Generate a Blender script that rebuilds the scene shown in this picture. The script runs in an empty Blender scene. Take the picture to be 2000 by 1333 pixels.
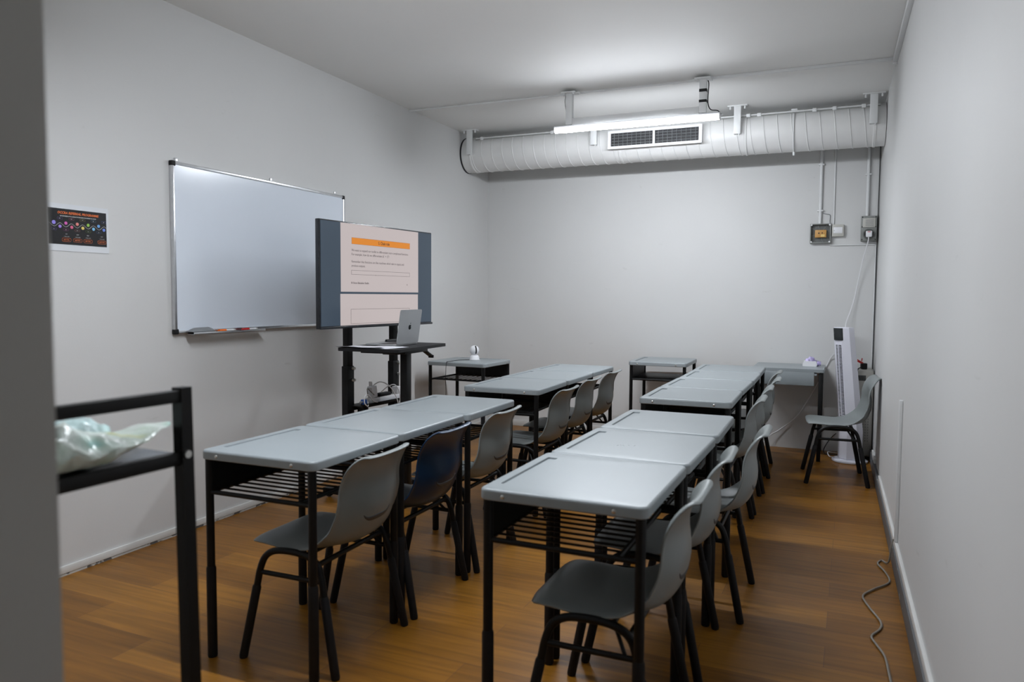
import bpy, bmesh, math, random
from mathutils import Vector, Matrix

PI = math.pi
random.seed(7)
SC = bpy.context.scene
COL = SC.collection

# ------------------------------------------------------------------ camera
FPX, YAW, PITCH, ROLL = 1453.2, -0.4078, -0.0612, 0.0068
cd = bpy.data.cameras.new('camera')
cam = bpy.data.objects.new('camera', cd)
COL.objects.link(cam)
cam.location = (3.202, 0.0, 1.2964)
cyw, syw, cpt, spt = math.cos(YAW), math.sin(YAW), math.cos(PITCH), math.sin(PITCH)
_f = Vector((syw * cpt, cyw * cpt, spt))
_r = Vector((cyw, -syw, 0))
_u = _r.cross(_f)
_r2 = math.cos(ROLL) * _r + math.sin(ROLL) * _u
_u2 = -math.sin(ROLL) * _r + math.cos(ROLL) * _u
cam.rotation_euler = Matrix((_r2, _u2, -_f)).transposed().to_euler()
cd.sensor_width = 36
cd.lens = FPX * 36 / 2000
cd.clip_start = 0.02
cd.dof.use_dof = True
cd.dof.focus_distance = 4.7
cd.dof.aperture_fstop = 3.0
SC.camera = cam

# ------------------------------------------------------------------ world, exposure
w = bpy.data.worlds.new('world')
SC.world = w
w.use_nodes = True
w.node_tree.nodes['Background'].inputs[0].default_value = (0.80, 0.90, 1.0, 1)
w.node_tree.nodes['Background'].inputs[1].default_value = 0.03
SC.view_settings.view_transform = 'Standard'
SC.view_settings.look = 'None'
SC.view_settings.gamma = 1
SC.view_settings.use_curve_mapping = False
SC.view_settings.exposure = 0.0
LAMP_EMIT = 340.0
LAMP_COLOR = (0.89, 0.935, 1.0, 1)

# ------------------------------------------------------------------ room numbers
XR, YB, ZC = 3.5175, 6.785, 2.794
Y0 = -1.6

# ------------------------------------------------------------------ materials
def mat(name, color, rough=0.5, metal=0.0, emit=None, estr=0.0, spec=0.5, noise=None, bump=None, alpha=None, trans=0.0, coat=0.0):
    m = bpy.data.materials.new(name)
    m.use_nodes = True
    nt = m.node_tree
    b = nt.nodes['Principled BSDF']
    b.inputs['Base Color'].default_value = (*color, 1)
    b.inputs['Roughness'].default_value = rough
    b.inputs['Metallic'].default_value = metal
    b.inputs['Specular IOR Level'].default_value = spec
    b.inputs['Coat Weight'].default_value = coat
    if emit:
        b.inputs['Emission Color'].default_value = (*emit, 1)
        b.inputs['Emission Strength'].default_value = estr
    if trans:
        b.inputs['Transmission Weight'].default_value = trans
    if alpha is not None:
        b.inputs['Alpha'].default_value = alpha
    tc = nt.nodes.new('ShaderNodeTexCoord')
    if noise:                               # (scale, amount)
        n = nt.nodes.new('ShaderNodeTexNoise'); n.inputs['Scale'].default_value = noise[0]; n.inputs['Detail'].default_value = 5
        nt.links.new(tc.outputs['Object'], n.inputs['Vector'])
        r = nt.nodes.new('ShaderNodeMapRange')
        r.inputs['From Min'].default_value = 0.3; r.inputs['From Max'].default_value = 0.7
        r.inputs['To Min'].default_value = 1 - noise[1]; r.inputs['To Max'].default_value = 1 + noise[1]
        nt.links.new(n.outputs['Fac'], r.inputs['Value'])
        mx = nt.nodes.new('ShaderNodeVectorMath'); mx.operation = 'SCALE'
        mx.inputs[0].default_value = color
        nt.links.new(r.outputs['Result'], mx.inputs['Scale'])
        nt.links.new(mx.outputs['Vector'], b.inputs['Base Color'])
    if bump:                                # (scale, strength, distance)
        n = nt.nodes.new('ShaderNodeTexNoise'); n.inputs['Scale'].default_value = bump[0]; n.inputs['Detail'].default_value = 3
        nt.links.new(tc.outputs['Object'], n.inputs['Vector'])
        bp = nt.nodes.new('ShaderNodeBump'); bp.inputs['Strength'].default_value = bump[1]; bp.inputs['Distance'].default_value = bump[2]
        nt.links.new(n.outputs['Fac'], bp.inputs['Height'])
        nt.links.new(bp.outputs['Normal'], b.inputs['Normal'])
    return m

def wall_material():
    m = bpy.data.materials.new('painted_wall'); m.use_nodes = True
    nt = m.node_tree; b = nt.nodes['Principled BSDF']
    b.inputs['Roughness'].default_value = 0.62
    b.inputs['Specular IOR Level'].default_value = 0.35
    tc = nt.nodes.new('ShaderNodeTexCoord')
    base = nt.nodes.new('ShaderNodeTexNoise'); base.inputs['Scale'].default_value = 0.9; base.inputs['Detail'].default_value = 6
    nt.links.new(tc.outputs['Object'], base.inputs['Vector'])
    cr = nt.nodes.new('ShaderNodeValToRGB')
    cr.color_ramp.elements[0].position = 0.3; cr.color_ramp.elements[0].color = (0.60, 0.60, 0.593, 1)
    cr.color_ramp.elements[1].position = 0.7; cr.color_ramp.elements[1].color = (0.635, 0.635, 0.628, 1)
    nt.links.new(base.outputs['Fac'], cr.inputs['Fac'])
    # hand scuffs: sparse, thin, streaky grey marks that belong to the paint
    mp = nt.nodes.new('ShaderNodeMapping'); mp.inputs['Scale'].default_value = (3.0, 3.0, 7.5); mp.inputs['Rotation'].default_value = (0.5, 0.4, 0.3)
    nt.links.new(tc.outputs['Object'], mp.inputs['Vector'])
    sn = nt.nodes.new('ShaderNodeTexNoise'); sn.inputs['Scale'].default_value = 2.6; sn.inputs['Detail'].default_value = 9; sn.inputs['Distortion'].default_value = 0.8
    nt.links.new(mp.outputs['Vector'], sn.inputs['Vector'])
    sr = nt.nodes.new('ShaderNodeMapRange'); sr.inputs['From Min'].default_value = 0.70; sr.inputs['From Max'].default_value = 0.80
    sr.inputs['To Min'].default_value = 0.0; sr.inputs['To Max'].default_value = 0.30
    nt.links.new(sn.outputs['Fac'], sr.inputs['Value'])
    mx = nt.nodes.new('ShaderNodeMix'); mx.data_type = 'RGBA'
    nt.links.new(sr.outputs['Result'], mx.inputs['Factor'])
    nt.links.new(cr.outputs['Color'], mx.inputs['A'])
    mx.inputs['B'].default_value = (0.36, 0.35, 0.33, 1)
    nt.links.new(mx.outputs['Result'], b.inputs['Base Color'])
    fb = nt.nodes.new('ShaderNodeTexNoise'); fb.inputs['Scale'].default_value = 90
    nt.links.new(tc.outputs['Object'], fb.inputs['Vector'])
    bp = nt.nodes.new('ShaderNodeBump'); bp.inputs['Strength'].default_value = 0.12; bp.inputs['Distance'].default_value = 0.002
    nt.links.new(fb.outputs['Fac'], bp.inputs['Height']); nt.links.new(bp.outputs['Normal'], b.inputs['Normal'])
    return m

def floor_material():
    m = bpy.data.materials.new('laminate_planks'); m.use_nodes = True
    nt = m.node_tree; b = nt.nodes['Principled BSDF']
    tc = nt.nodes.new('ShaderNodeTexCoord')
    br = nt.nodes.new('ShaderNodeTexBrick')
    br.inputs['Scale'].default_value = 1.0
    br.inputs['Brick Width'].default_value = 1.15
    br.inputs['Row Height'].default_value = 0.17
    br.inputs['Mortar Size'].default_value = 0.0011
    br.inputs['Mortar Smooth'].default_value = 0.2
    br.offset = 0.37; br.offset_frequency = 2
    br.inputs['Color1'].default_value = (0.0, 0.0, 0.0, 1); br.inputs['Color2'].default_value = (1, 1, 1, 1)
    br.inputs['Mortar'].default_value = (0.5, 0.5, 0.5, 1)
    mp0 = nt.nodes.new('ShaderNodeMapping'); mp0.inputs['Location'].default_value = (0.3, 0.06, 0); mp0.inputs['Rotation'].default_value = (0, 0, 0.02)
    nt.links.new(tc.outputs['Object'], mp0.inputs['Vector'])
    nt.links.new(mp0.outputs['Vector'], br.inputs['Vector'])
    ramp = nt.nodes.new('ShaderNodeValToRGB')
    e = ramp.color_ramp.elements
    e[0].position = 0.0; e[0].color = (0.185, 0.075, 0.007, 1)
    e[1].position = 1.0; e[1].color = (0.285, 0.123, 0.013, 1)
    x = ramp.color_ramp.elements.new(0.5); x.color = (0.230, 0.0955, 0.010, 1)
    nt.links.new(br.outputs['Color'], ramp.inputs['Fac'])
    mp = nt.nodes.new('ShaderNodeMapping'); mp.inputs['Scale'].default_value = (0.9, 16, 1)
    nt.links.new(tc.outputs['Object'], mp.inputs['Vector'])
    gn = nt.nodes.new('ShaderNodeTexNoise'); gn.inputs['Scale'].default_value = 2.4; gn.inputs['Detail'].default_value = 9; gn.inputs['Distortion'].default_value = 0.6
    nt.links.new(mp.outputs['Vector'], gn.inputs['Vector'])
    gr = nt.nodes.new('ShaderNodeMapRange'); gr.inputs['From Min'].default_value = 0.3; gr.inputs['From Max'].default_value = 0.7
    gr.inputs['To Min'].default_value = 0.72; gr.inputs['To Max'].default_value = 1.22
    nt.links.new(gn.outputs['Fac'], gr.inputs['Value'])
    mu = nt.nodes.new('ShaderNodeVectorMath'); mu.operation = 'SCALE'
    nt.links.new(ramp.outputs['Color'], mu.inputs[0]); nt.links.new(gr.outputs['Result'], mu.inputs['Scale'])
    mx = nt.nodes.new('ShaderNodeMix'); mx.data_type = 'RGBA'
    nt.links.new(br.outputs['Fac'], mx.inputs['Factor'])
    nt.links.new(mu.outputs['Vector'], mx.inputs['A']); mx.inputs['B'].default_value = (0.12, 0.05, 0.02, 1)
    nt.links.new(mx.outputs['Result'], b.inputs['Base Color'])
    b.inputs['Roughness'].default_value = 0.36
    b.inputs['Specular IOR Level'].default_value = 0.30
    bp = nt.nodes.new('ShaderNodeBump'); bp.inputs['Strength'].default_value = 0.15; bp.inputs['Distance'].default_value = 0.001
    nt.links.new(gn.outputs['Fac'], bp.inputs['Height']); nt.links.new(bp.outputs['Normal'], b.inputs['Normal'])
    return m

def chipped_skirting(name, paint, under, thresh):
    m = bpy.data.materials.new(name); m.use_nodes = True
    nt = m.node_tree; b = nt.nodes['Principled BSDF']; b.inputs['Roughness'].default_value = 0.5
    tc = nt.nodes.new('ShaderNodeTexCoord')
    n = nt.nodes.new('ShaderNodeTexNoise'); n.inputs['Scale'].default_value = 14; n.inputs['Detail'].default_value = 8
    nt.links.new(tc.outputs['Object'], n.inputs['Vector'])
    r = nt.nodes.new('ShaderNodeMapRange'); r.inputs['From Min'].default_value = thresh; r.inputs['From Max'].default_value = thresh + 0.02
    nt.links.new(n.outputs['Fac'], r.inputs['Value'])
    mx = nt.nodes.new('ShaderNodeMix'); mx.data_type = 'RGBA'
    nt.links.new(r.outputs['Result'], mx.inputs['Factor'])
    mx.inputs['A'].default_value = (*paint, 1); mx.inputs['B'].default_value = (*under, 1)
    nt.links.new(mx.outputs['Result'], b.inputs['Base Color'])
    return m

M = {}
M['wall'] = wall_material()
M['ceiling'] = mat('ceiling_paint', (0.80, 0.80, 0.785), 0.7, noise=(1.2, 0.02), bump=(60, 0.08, 0.002))
M['floor'] = floor_material()
M['skirt'] = mat('white_skirting', (0.66, 0.66, 0.64), 0.45, noise=(8, 0.04))
M['skirt_grey'] = chipped_skirting('chipped_grey_strip', (0.105, 0.11, 0.115), (0.42, 0.42, 0.41), 0.66)
M['skirt_dirt'] = chipped_skirting('dirty_skirting_foot', (0.50, 0.50, 0.48), (0.10, 0.095, 0.09), 0.53)
M['grey'] = mat('grey_desk_plastic', (0.262, 0.292, 0.305), 0.36, spec=0.5, noise=(3.5, 0.025), bump=(260, 0.10, 0.0006))
M['grey_chair'] = mat('grey_chair_plastic', (0.205, 0.225, 0.223), 0.36, spec=0.4, noise=(5, 0.035), bump=(300, 0.06, 0.0005))
M['blue_chair'] = mat('blue_chair_plastic', (0.003, 0.022, 0.060), 0.32, spec=0.4, noise=(5, 0.05))
M['slot'] = mat('dark_moulded_recess', (0.05, 0.055, 0.06), 0.5, noise=(20, 0.1))
M['black'] = mat('black_painted_steel', (0.006, 0.006, 0.006), 0.42, spec=0.22, noise=(20, 0.15))
M['black_matte'] = mat('matt_black_plastic', (0.007, 0.007, 0.008), 0.55, spec=0.3, noise=(20, 0.15))
M['sleeve'] = mat('black_leg_sleeve', (0.009, 0.009, 0.010), 0.55, spec=0.22, noise=(20, 0.15))
M['steel'] = mat('bright_screw', (0.62, 0.62, 0.60), 0.3, metal=1.0)
M['bolt'] = mat('zinc_bolt', (0.70, 0.70, 0.68), 0.45, metal=0.4)
M['alu'] = mat('brushed_aluminium', (0.66, 0.67, 0.69), 0.3, metal=1.0, noise=(30, 0.05))
M['board'] = mat('glossy_whiteboard', (0.69, 0.745, 0.82), 0.16, spec=0.5, noise=(2.5, 0.01))
M['white_paint'] = mat('white_painted_metal', (0.70, 0.71, 0.71), 0.4, noise=(10, 0.02))
M['duct'] = mat('white_duct_paint', (0.70, 0.70, 0.69), 0.38, noise=(4, 0.03))
M['grille_dark'] = mat('dark_grille_inside', (0.012, 0.012, 0.014), 0.6, noise=(20, 0.2))
M['slat'] = mat('grey_grille_slat', (0.20, 0.21, 0.22), 0.45, noise=(20, 0.05))
M['white_plastic'] = mat('white_plastic', (0.78, 0.78, 0.80), 0.35, noise=(12, 0.015))
M['cream'] = mat('cream_plastic', (0.50, 0.49, 0.45), 0.45, noise=(12, 0.03))
M['grey_box'] = mat('grey_socket_plastic', (0.24, 0.25, 0.235), 0.5, noise=(25, 0.12))
M['grey_box_in'] = mat('dark_grey_inner_box', (0.12, 0.125, 0.12), 0.55, noise=(25, 0.2))
M['ochre'] = mat('ochre_terminal_block', (0.55, 0.29, 0.08), 0.5, noise=(30, 0.05))
M['red'] = mat('red_plastic', (0.55, 0.02, 0.02), 0.35, noise=(20, 0.05))
M['orange'] = mat('orange_plastic', (0.85, 0.17, 0.02), 0.35, noise=(20, 0.05))
M['blue_plug'] = mat('blue_plastic', (0.02, 0.08, 0.30), 0.4, noise=(20, 0.05))
M['paper'] = mat('white_paper', (0.74, 0.75, 0.80), 0.7, noise=(10, 0.01))
M['poster_white'] = mat('glossy_white_print', (0.68, 0.70, 0.73), 0.25, noise=(10, 0.01))
M['poster_black'] = mat('glossy_black_print', (0.010, 0.010, 0.012), 0.25, noise=(10, 0.1))
M['ink'] = mat('black_ink', (0.012, 0.012, 0.014), 0.6)
M['laptop'] = mat('silver_laptop_shell', (0.36, 0.37, 0.38), 0.42, metal=0.35, noise=(15, 0.015))
M['keys'] = mat('laptop_keys', (0.02, 0.02, 0.022), 0.5)
M['mirror'] = mat('dark_mirror_logo', (0.06, 0.065, 0.07), 0.12, metal=0.9)
M['tissue'] = mat('purple_tissue_film', (0.42, 0.36, 0.62), 0.2, noise=(30, 0.5), bump=(60, 0.6, 0.004))
M['cable_grey'] = mat('grey_cable', (0.22, 0.20, 0.17), 0.5, noise=(30, 0.05))
M['tv_bezel'] = mat('tv_bezel', (0.012, 0.014, 0.018), 0.25, noise=(20, 0.1))
M['fan_white'] = mat('fan_white_plastic', (0.72, 0.72, 0.79), 0.3, noise=(10, 0.01))
M['fan_lip'] = mat('smoked_display_plastic', (0.016, 0.020, 0.021), 0.2, noise=(20, 0.1))

def bag_material():
    m = mat('mint_plastic_bag', (0.48, 0.62, 0.56), 0.28, spec=0.6, bump=(22, 0.8, 0.01))
    nt = m.node_tree; b = nt.nodes['Principled BSDF']
    tc = nt.nodes.new('ShaderNodeTexCoord')
    n = nt.nodes.new('ShaderNodeTexNoise'); n.inputs['Scale'].default_value = 9; n.inputs['Detail'].default_value = 2
    nt.links.new(tc.outputs['Object'], n.inputs['Vector'])
    r = nt.nodes.new('ShaderNodeValToRGB'); e = r.color_ramp.elements
    e[0].position = 0.30; e[0].color = (0.20, 0.50, 0.47, 1)
    e[1].position = 0.72; e[1].color = (0.42, 0.43, 0.14, 1)
    for p, c in ((0.40, (0.40, 0.53, 0.46, 1)), (0.52, (0.58, 0.64, 0.60, 1)), (0.66, (0.50, 0.60, 0.52, 1))):
        x = e.new(p); x.color = c
    nt.links.new(n.outputs['Fac'], r.inputs['Fac'])
    nt.links.new(r.outputs['Color'], b.inputs['Base Color'])
    b.inputs['Subsurface Weight'].default_value = 0.25
    b.inputs['Subsurface Radius'].default_value = (0.02, 0.02, 0.02)
    return m
M['bag'] = bag_material()

def screen_mat(name, c, s=1.0):
    return mat(name, tuple(v * 0.02 for v in c), 0.22, emit=c, estr=s)
M['scr_slate'] = screen_mat('screen_slate', (0.052, 0.076, 0.108), 0.82)
M['scr_page'] = screen_mat('screen_page', (0.56, 0.49, 0.485), 0.90)
M['scr_orange'] = screen_mat('screen_orange', (0.70, 0.235, 0.022), 0.95)
M['scr_ink'] = screen_mat('screen_ink', (0.035, 0.025, 0.03), 0.6)

# the lamp: only its diffuser gives off light
def lamp_material():
    # the leds point down, so the frosted cover glows fully below and fades up its sides
    m = mat('lamp_diffuser', (0.9, 0.9, 0.9), 0.4, emit=LAMP_COLOR[:3], estr=LAMP_EMIT)
    nt = m.node_tree; b = nt.nodes['Principled BSDF']
    tc = nt.nodes.new('ShaderNodeTexCoord'); sp = nt.nodes.new('ShaderNodeSeparateXYZ')
    nt.links.new(tc.outputs['Object'], sp.inputs[0])
    r = nt.nodes.new('ShaderNodeMapRange')
    r.inputs['From Min'].default_value = -0.024; r.inputs['From Max'].default_value = -0.004
    r.inputs['To Min'].default_value = LAMP_EMIT; r.inputs['To Max'].default_value = LAMP_EMIT * 0.02
    nt.links.new(sp.outputs['Z'], r.inputs['Value']); nt.links.new(r.outputs['Result'], b.inputs['Emission Strength'])
    return m
M['tube'] = lamp_material()

# ------------------------------------------------------------------ mesh builder
class MB:
    def __init__(self):
        self.bm = bmesh.new()
        self.X = Matrix.Identity(4)
    def at(self, loc=(0, 0, 0), rot=(0, 0, 0)):
        from mathutils import Euler
        self.X = Matrix.Translation(loc) @ Euler(rot).to_matrix().to_4x4()
        return self
    def _v(self, co):
        return self.bm.verts.new(self.X @ Vector(co))
    def box(self, c, s, bevel=0.0, seg=2):
        t = bmesh.new()
        bmesh.ops.create_cube(t, size=1)
        for v in t.verts:
            v.co = Vector((v.co.x * s[0], v.co.y * s[1], v.co.z * s[2]))
        if bevel > 0:
            bmesh.ops.bevel(t, geom=t.edges[:], offset=min(bevel, min(s) * 0.49), segments=seg, affect='EDGES', profile=0.5)
        self._join(t, Matrix.Translation(c))
        return self
    def _join(self, t, mtx):
        mp = {}
        for v in t.verts:
            mp[v] = self.bm.verts.new(self.X @ (mtx @ v.co))
        for f in t.faces:
            try: self.bm.faces.new([mp[v] for v in f.verts])
            except ValueError: pass
        t.free()
    def tube(self, pts, r, n=10, closed=False, caps=True, radii=None, phase=0.0):
        pts = [Vector(p) for p in pts]
        N = len(pts); rings = []
        up = None
        for i, p in enumerate(pts):
            if closed: t = (pts[(i + 1) % N] - pts[i - 1])
            else: t = pts[min(i + 1, N - 1)] - pts[max(i - 1, 0)]
            if t.length < 1e-9: t = Vector((0, 0, 1))
            t.normalize()
            if up is None:
                a = Vector((0, 0, 1)) if abs(t.z) < 0.9 else Vector((1, 0, 0))
                up = (a - t * a.dot(t)).normalized()
            else:
                up = (up - t * up.dot(t))
                up = up.normalized() if up.length > 1e-6 else t.orthogonal().normalized()
            sd = t.cross(up)
            rr = radii[i] if radii else r
            rings.append([self._v(p + up * (rr * math.cos(2 * PI * k / n + phase)) + sd * (rr * math.sin(2 * PI * k / n + phase))) for k in range(n)])
        M_ = N if closed else N - 1
        for i in range(M_):
            a, b = rings[i], rings[(i + 1) % N]
            for k in range(n):
                self.bm.faces.new((a[k], a[(k + 1) % n], b[(k + 1) % n], b[k]))
        if caps and not closed:
            self.bm.faces.new(rings[0][::-1]); self.bm.faces.new(rings[-1])
        return self
    def cyl(self, p0, p1, r, n=16, r1=None):
        return self.tube([p0, p1], r, n, radii=[r, r if r1 is None else r1])
    def lathe(self, prof, n=32, axis='z', cap=True):
        rings = []
        for (r, z) in prof:
            ring = []
            for k in range(n):
                a = 2 * PI * k / n
                c = (r * math.cos(a), r * math.sin(a), z)
                if axis == 'x': c = (z, r * math.cos(a), r * math.sin(a))
                if axis == 'y': c = (r * math.sin(a), z, r * math.cos(a))
                ring.append(self._v(c))
            rings.append(ring)
        for i in range(len(rings) - 1):
            a, b = rings[i], rings[i + 1]
            for k in range(n):
                self.bm.faces.new((a[k], a[(k + 1) % n], b[(k + 1) % n], b[k]))
        if cap:
            self.bm.faces.new(rings[0][::-1]); self.bm.faces.new(rings[-1])
        return self
    def prism(self, outline, z0, z1):
        a = [self._v((x, y, z0)) for x, y in outline]
        b = [self._v((x, y, z1)) for x, y in outline]
        n = len(a)
        self.bm.faces.new(a[::-1]); self.bm.faces.new(b)
        for k in range(n):
            self.bm.faces.new((a[k], a[(k + 1) % n], b[(k + 1) % n], b[k]))
        return self
    def grid(self, rows, closed_u=False):
        V = [[self._v(c) for c in row] for row in rows]
        for i in range(len(V) - 1):
            n = len(V[i])
            for k in range(n if closed_u else n - 1):
                self.bm.faces.new((V[i][k], V[i][(k + 1) % n], V[i + 1][(k + 1) % n], V[i + 1][k]))
        return self
    def mesh(self, name, m, smooth=40, recalc=True):
        if recalc: bmesh.ops.recalc_face_normals(self.bm, faces=self.bm.faces[:])
        me = bpy.data.meshes.new(name)
        self.bm.to_mesh(me); self.bm.free()
        me.materials.append(m)
        if smooth:
            me.polygons.foreach_set('use_smooth', [True] * len(me.polygons))
            me.set_sharp_from_angle(angle=math.radians(smooth))
        return me
    def build(self, name, m, parent=None, smooth=40, label=None, recalc=True):
        o = bpy.data.objects.new(name, self.mesh(name, m, smooth, recalc))
        COL.objects.link(o)
        if parent is not None: o.parent = parent
        if label: o['label'] = label
        return o

def tag(o, label, cat, group=None):
    o['label'] = label; o['category'] = cat
    if group: o['group'] = group
    return o
def thing(name, label, cat, loc=(0, 0, 0), rotz=0.0, group=None):
    o = bpy.data.objects.new(name, None); COL.objects.link(o)
    o.empty_display_size = 0.1
    o.location = loc; o.rotation_euler = (0, 0, rotz)
    return tag(o, label, cat, group)
def struct(o, label=None):
    o['kind'] = 'structure'
    if label: o['label'] = label
    return o
def children_of(o):
    return [c for c in COL.objects if c.parent is o]
def dup(root, loc, rotz, label, group=None):
    r = root.copy(); COL.objects.link(r)
    r.location = loc; r.rotation_euler = (0, 0, rotz); r['label'] = label
    if group: r['group'] = group
    for ch in children_of(root):
        c = ch.copy(); COL.objects.link(c); c.parent = r
        for g in children_of(ch):
            d = g.copy(); COL.objects.link(d); d.parent = c
    return r

def catmull(pts, per=6, closed=False):
    P = [Vector(p) for p in pts]; out = []
    n = len(P)
    rng = range(n if closed else n - 1)
    for i in rng:
        if closed: p0, p1, p2, p3 = P[i - 1], P[i], P[(i + 1) % n], P[(i + 2) % n]
        else: p0, p1, p2, p3 = P[max(i - 1, 0)], P[i], P[i + 1], P[min(i + 2, n - 1)]
        for k in range(per):
            t = k / per
            out.append(0.5 * ((2 * p1) + (p2 - p0) * t + (2 * p0 - 5 * p1 + 4 * p2 - p3) * t * t + (3 * p1 - p0 - 3 * p2 + p3) * t ** 3))
    if not closed: out.append(P[-1])
    return out

def rrect(w_, h, r, n=5, cx=0.0, cy=0.0):
    out = []
    for sx, sy, a0 in ((1, 1, 0), (-1, 1, 90), (-1, -1, 180), (1, -1, 270)):
        for k in range(n + 1):
            a = math.radians(a0 + 90 * k / n)
            out.append((cx + sx * (w_ / 2 - r) + r * math.cos(a), cy + sy * (h / 2 - r) + r * math.sin(a)))
    return out

def text_obj(s, size, m, parent, loc, rot, name='lettering', align='LEFT', shear=0.0, bold=0.0, xscale=1.0, depth=0.0):
    c = bpy.data.curves.new(name, 'FONT'); c.body = s; c.size = size; c.align_x = align; c.align_y = 'CENTER'
    c.shear = shear; c.offset = bold; c.resolution_u = 2; c.extrude = depth
    t = bpy.data.objects.new(name, c); COL.objects.link(t)
    dg = bpy.context.evaluated_depsgraph_get()
    me = bpy.data.meshes.new_from_object(t.evaluated_get(dg))
    bpy.data.objects.remove(t); bpy.data.curves.remove(c)
    for v in me.vertices: v.co.x *= xscale
    me.materials.clear(); me.materials.append(m)
    o = bpy.data.objects.new(name, me); COL.objects.link(o)
    o.parent = parent; o.location = loc; o.rotation_euler = rot
    return o

# ================================================================== SETTING
def slab(name, lo, hi, m, label=None):
    c = [(a + b) / 2 for a, b in zip(lo, hi)]; s = [b - a for a, b in zip(lo, hi)]
    return struct(MB().box(c, s).build(name, m, smooth=0), label)
slab('floor', (-0.12, Y0, -0.1), (XR + 0.12, YB + 0.12, 0), M['floor'], 'warm brown wood laminate floor of long planks')
slab('ceiling', (-0.12, Y0, ZC), (XR + 0.12, YB + 0.12, ZC + 0.1), M['ceiling'], 'plain white painted ceiling')
slab('wall_left', (-0.12, Y0, 0), (0, YB + 0.12, ZC), M['wall'], 'white wall behind the whiteboard')
slab('wall_back', (0, YB, 0), (XR, YB + 0.12, ZC), M['wall'], 'white end wall under the air duct')
slab('wall_right', (XR, Y0, 0), (XR + 0.12, YB + 0.12, ZC), M['wall'], 'scuffed white wall along the right aisle')
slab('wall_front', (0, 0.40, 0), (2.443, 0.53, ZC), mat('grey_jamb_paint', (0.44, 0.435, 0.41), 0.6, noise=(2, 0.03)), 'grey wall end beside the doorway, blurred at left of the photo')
# skirtings
s1 = MB().box((0.006, (0.53 + YB) / 2, 0.029), (0.012, YB - 0.53, 0.034), 0.002).build('baseboard_left', M['skirt'])
struct(s1, 'low white skirting along the left wall')
s2 = MB().box((0.0045, (0.53 + YB) / 2, 0.006), (0.009, YB - 0.53, 0.012)).build('trim_1', M['skirt_dirt'])
struct(s2, 'dirty chipped foot of the left skirting')
struct(MB().box((1.4, YB - 0.005, 0.03), (2.6, 0.010, 0.06), 0.002).build('baseboard_back', M['skirt']), 'white skirting along the back wall')
b1 = MB().box((XR - 0.007, (Y0 + 5.42) / 2, 0.107), (0.014, 5.42 - Y0, 0.036), 0.002)
b1.box((XR - 0.007, 6.15, 0.107), (0.014, 0.36, 0.036), 0.002)
struct(b1.build('baseboard_right', M['skirt']), 'white top edge of the right skirting')
struct(MB().box((XR - 0.010, (Y0 + YB) / 2, 0.044), (0.020, YB - Y0, 0.088), 0.003).build('trim_2', M['skirt_grey']), 'dark grey chipped strip along the foot of the right wall')

# ================================================================== LAMP
def make_lamp(loc, label):
    t = thing('batten_lamp', label, 'ceiling lamp', loc)
    b = MB().box((0, 0, 0.014), (1.185, 0.034, 0.016), 0.003)
    b.build('lamp_base', M['white_plastic'], t)
    d = MB()
    n = 20; prof = []
    for k in range(n + 1):
        a = PI + PI * k / n
        prof.append((0.0215 * math.cos(a), 0.026 * math.sin(a)))
    prof += [(0.0215, 0.008), (-0.0215, 0.008)]
    rows = [[(x, p[0], p[1]) for p in prof] for x in (-0.585, 0.585)]
    d.grid(rows, closed_u=True)
    d.build('diffuser', M['tube'], t, label='glowing white diffuser')
    for s in (-1, 1):
        e = MB()
        e.box((s * 0.5905, 0, -0.003), (0.011, 0.046, 0.046), 0.006, 3)
        o = e.build('end_cap', M['white_plastic'], t)
        if s == 1:
            MB().box((0.604, 0, 0.004), (0.020, 0.012, 0.006), 0.002).build('lug', M['white_plastic'], o)
    return t
lamp = make_lamp((1.865, 5.235, 2.517), 'lit white linear batten lamp slung under the hanging frame before the duct')
lamp2 = dup(lamp, (1.75, 2.10, 2.517), 0, 'second lit batten lamp over the front desks, above the top of the photo')

def make_lamp_frame(loc, label, tape=True):
    t = thing('lamp_hanger', label, 'lamp hanger', loc)
    H = ZC - 2.565
    for s in (-1, 1):
        x = s * 0.478
        p = MB().box((x, 0, H - 0.004), (0.105, 0.10, 0.008), 0.001)
        p.box((x - 0.06 * s, 0, H - 0.006), (0.03, 0.03, 0.010), 0.002)
        po = p.build('ceiling_plate', M['white_paint'], t)
        for dx in (-0.036, 0.036):
            MB().cyl((x + dx, -0.030, H - 0.008), (x + dx, -0.030, H - 0.018), 0.006, 8).build('bolt', M['white_paint'], po)
        MB().box((x, 0, H / 2 - 0.004), (0.048, 0.040, H - 0.008), 0.001).build('drop_bar', M['white_paint'], t)
    MB().box((0, 0, 0.0245 - 0.008), (0.956 - 0.05, 0.040, 0.049), 0.001).build('cross_channel', M['white_paint'], t)
    if tape:
        for z0, z1 in ((0.138, 0.158), (0.068, 0.086)):
            MB().box((0.478, 0, (z0 + z1) / 2), (0.0505, 0.0425, z1 - z0), 0.001).build('tape', M['black_matte'], t, label='black tape band')
    return t
lf = make_lamp_frame((1.865, 5.235, 2.545), 'white U shaped hanging frame with black tape bands above the lit lamp')
dup(lf, (1.75, 2.10, 2.545), 0, 'white hanging frame of the second lamp, above the top of the photo')
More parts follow.
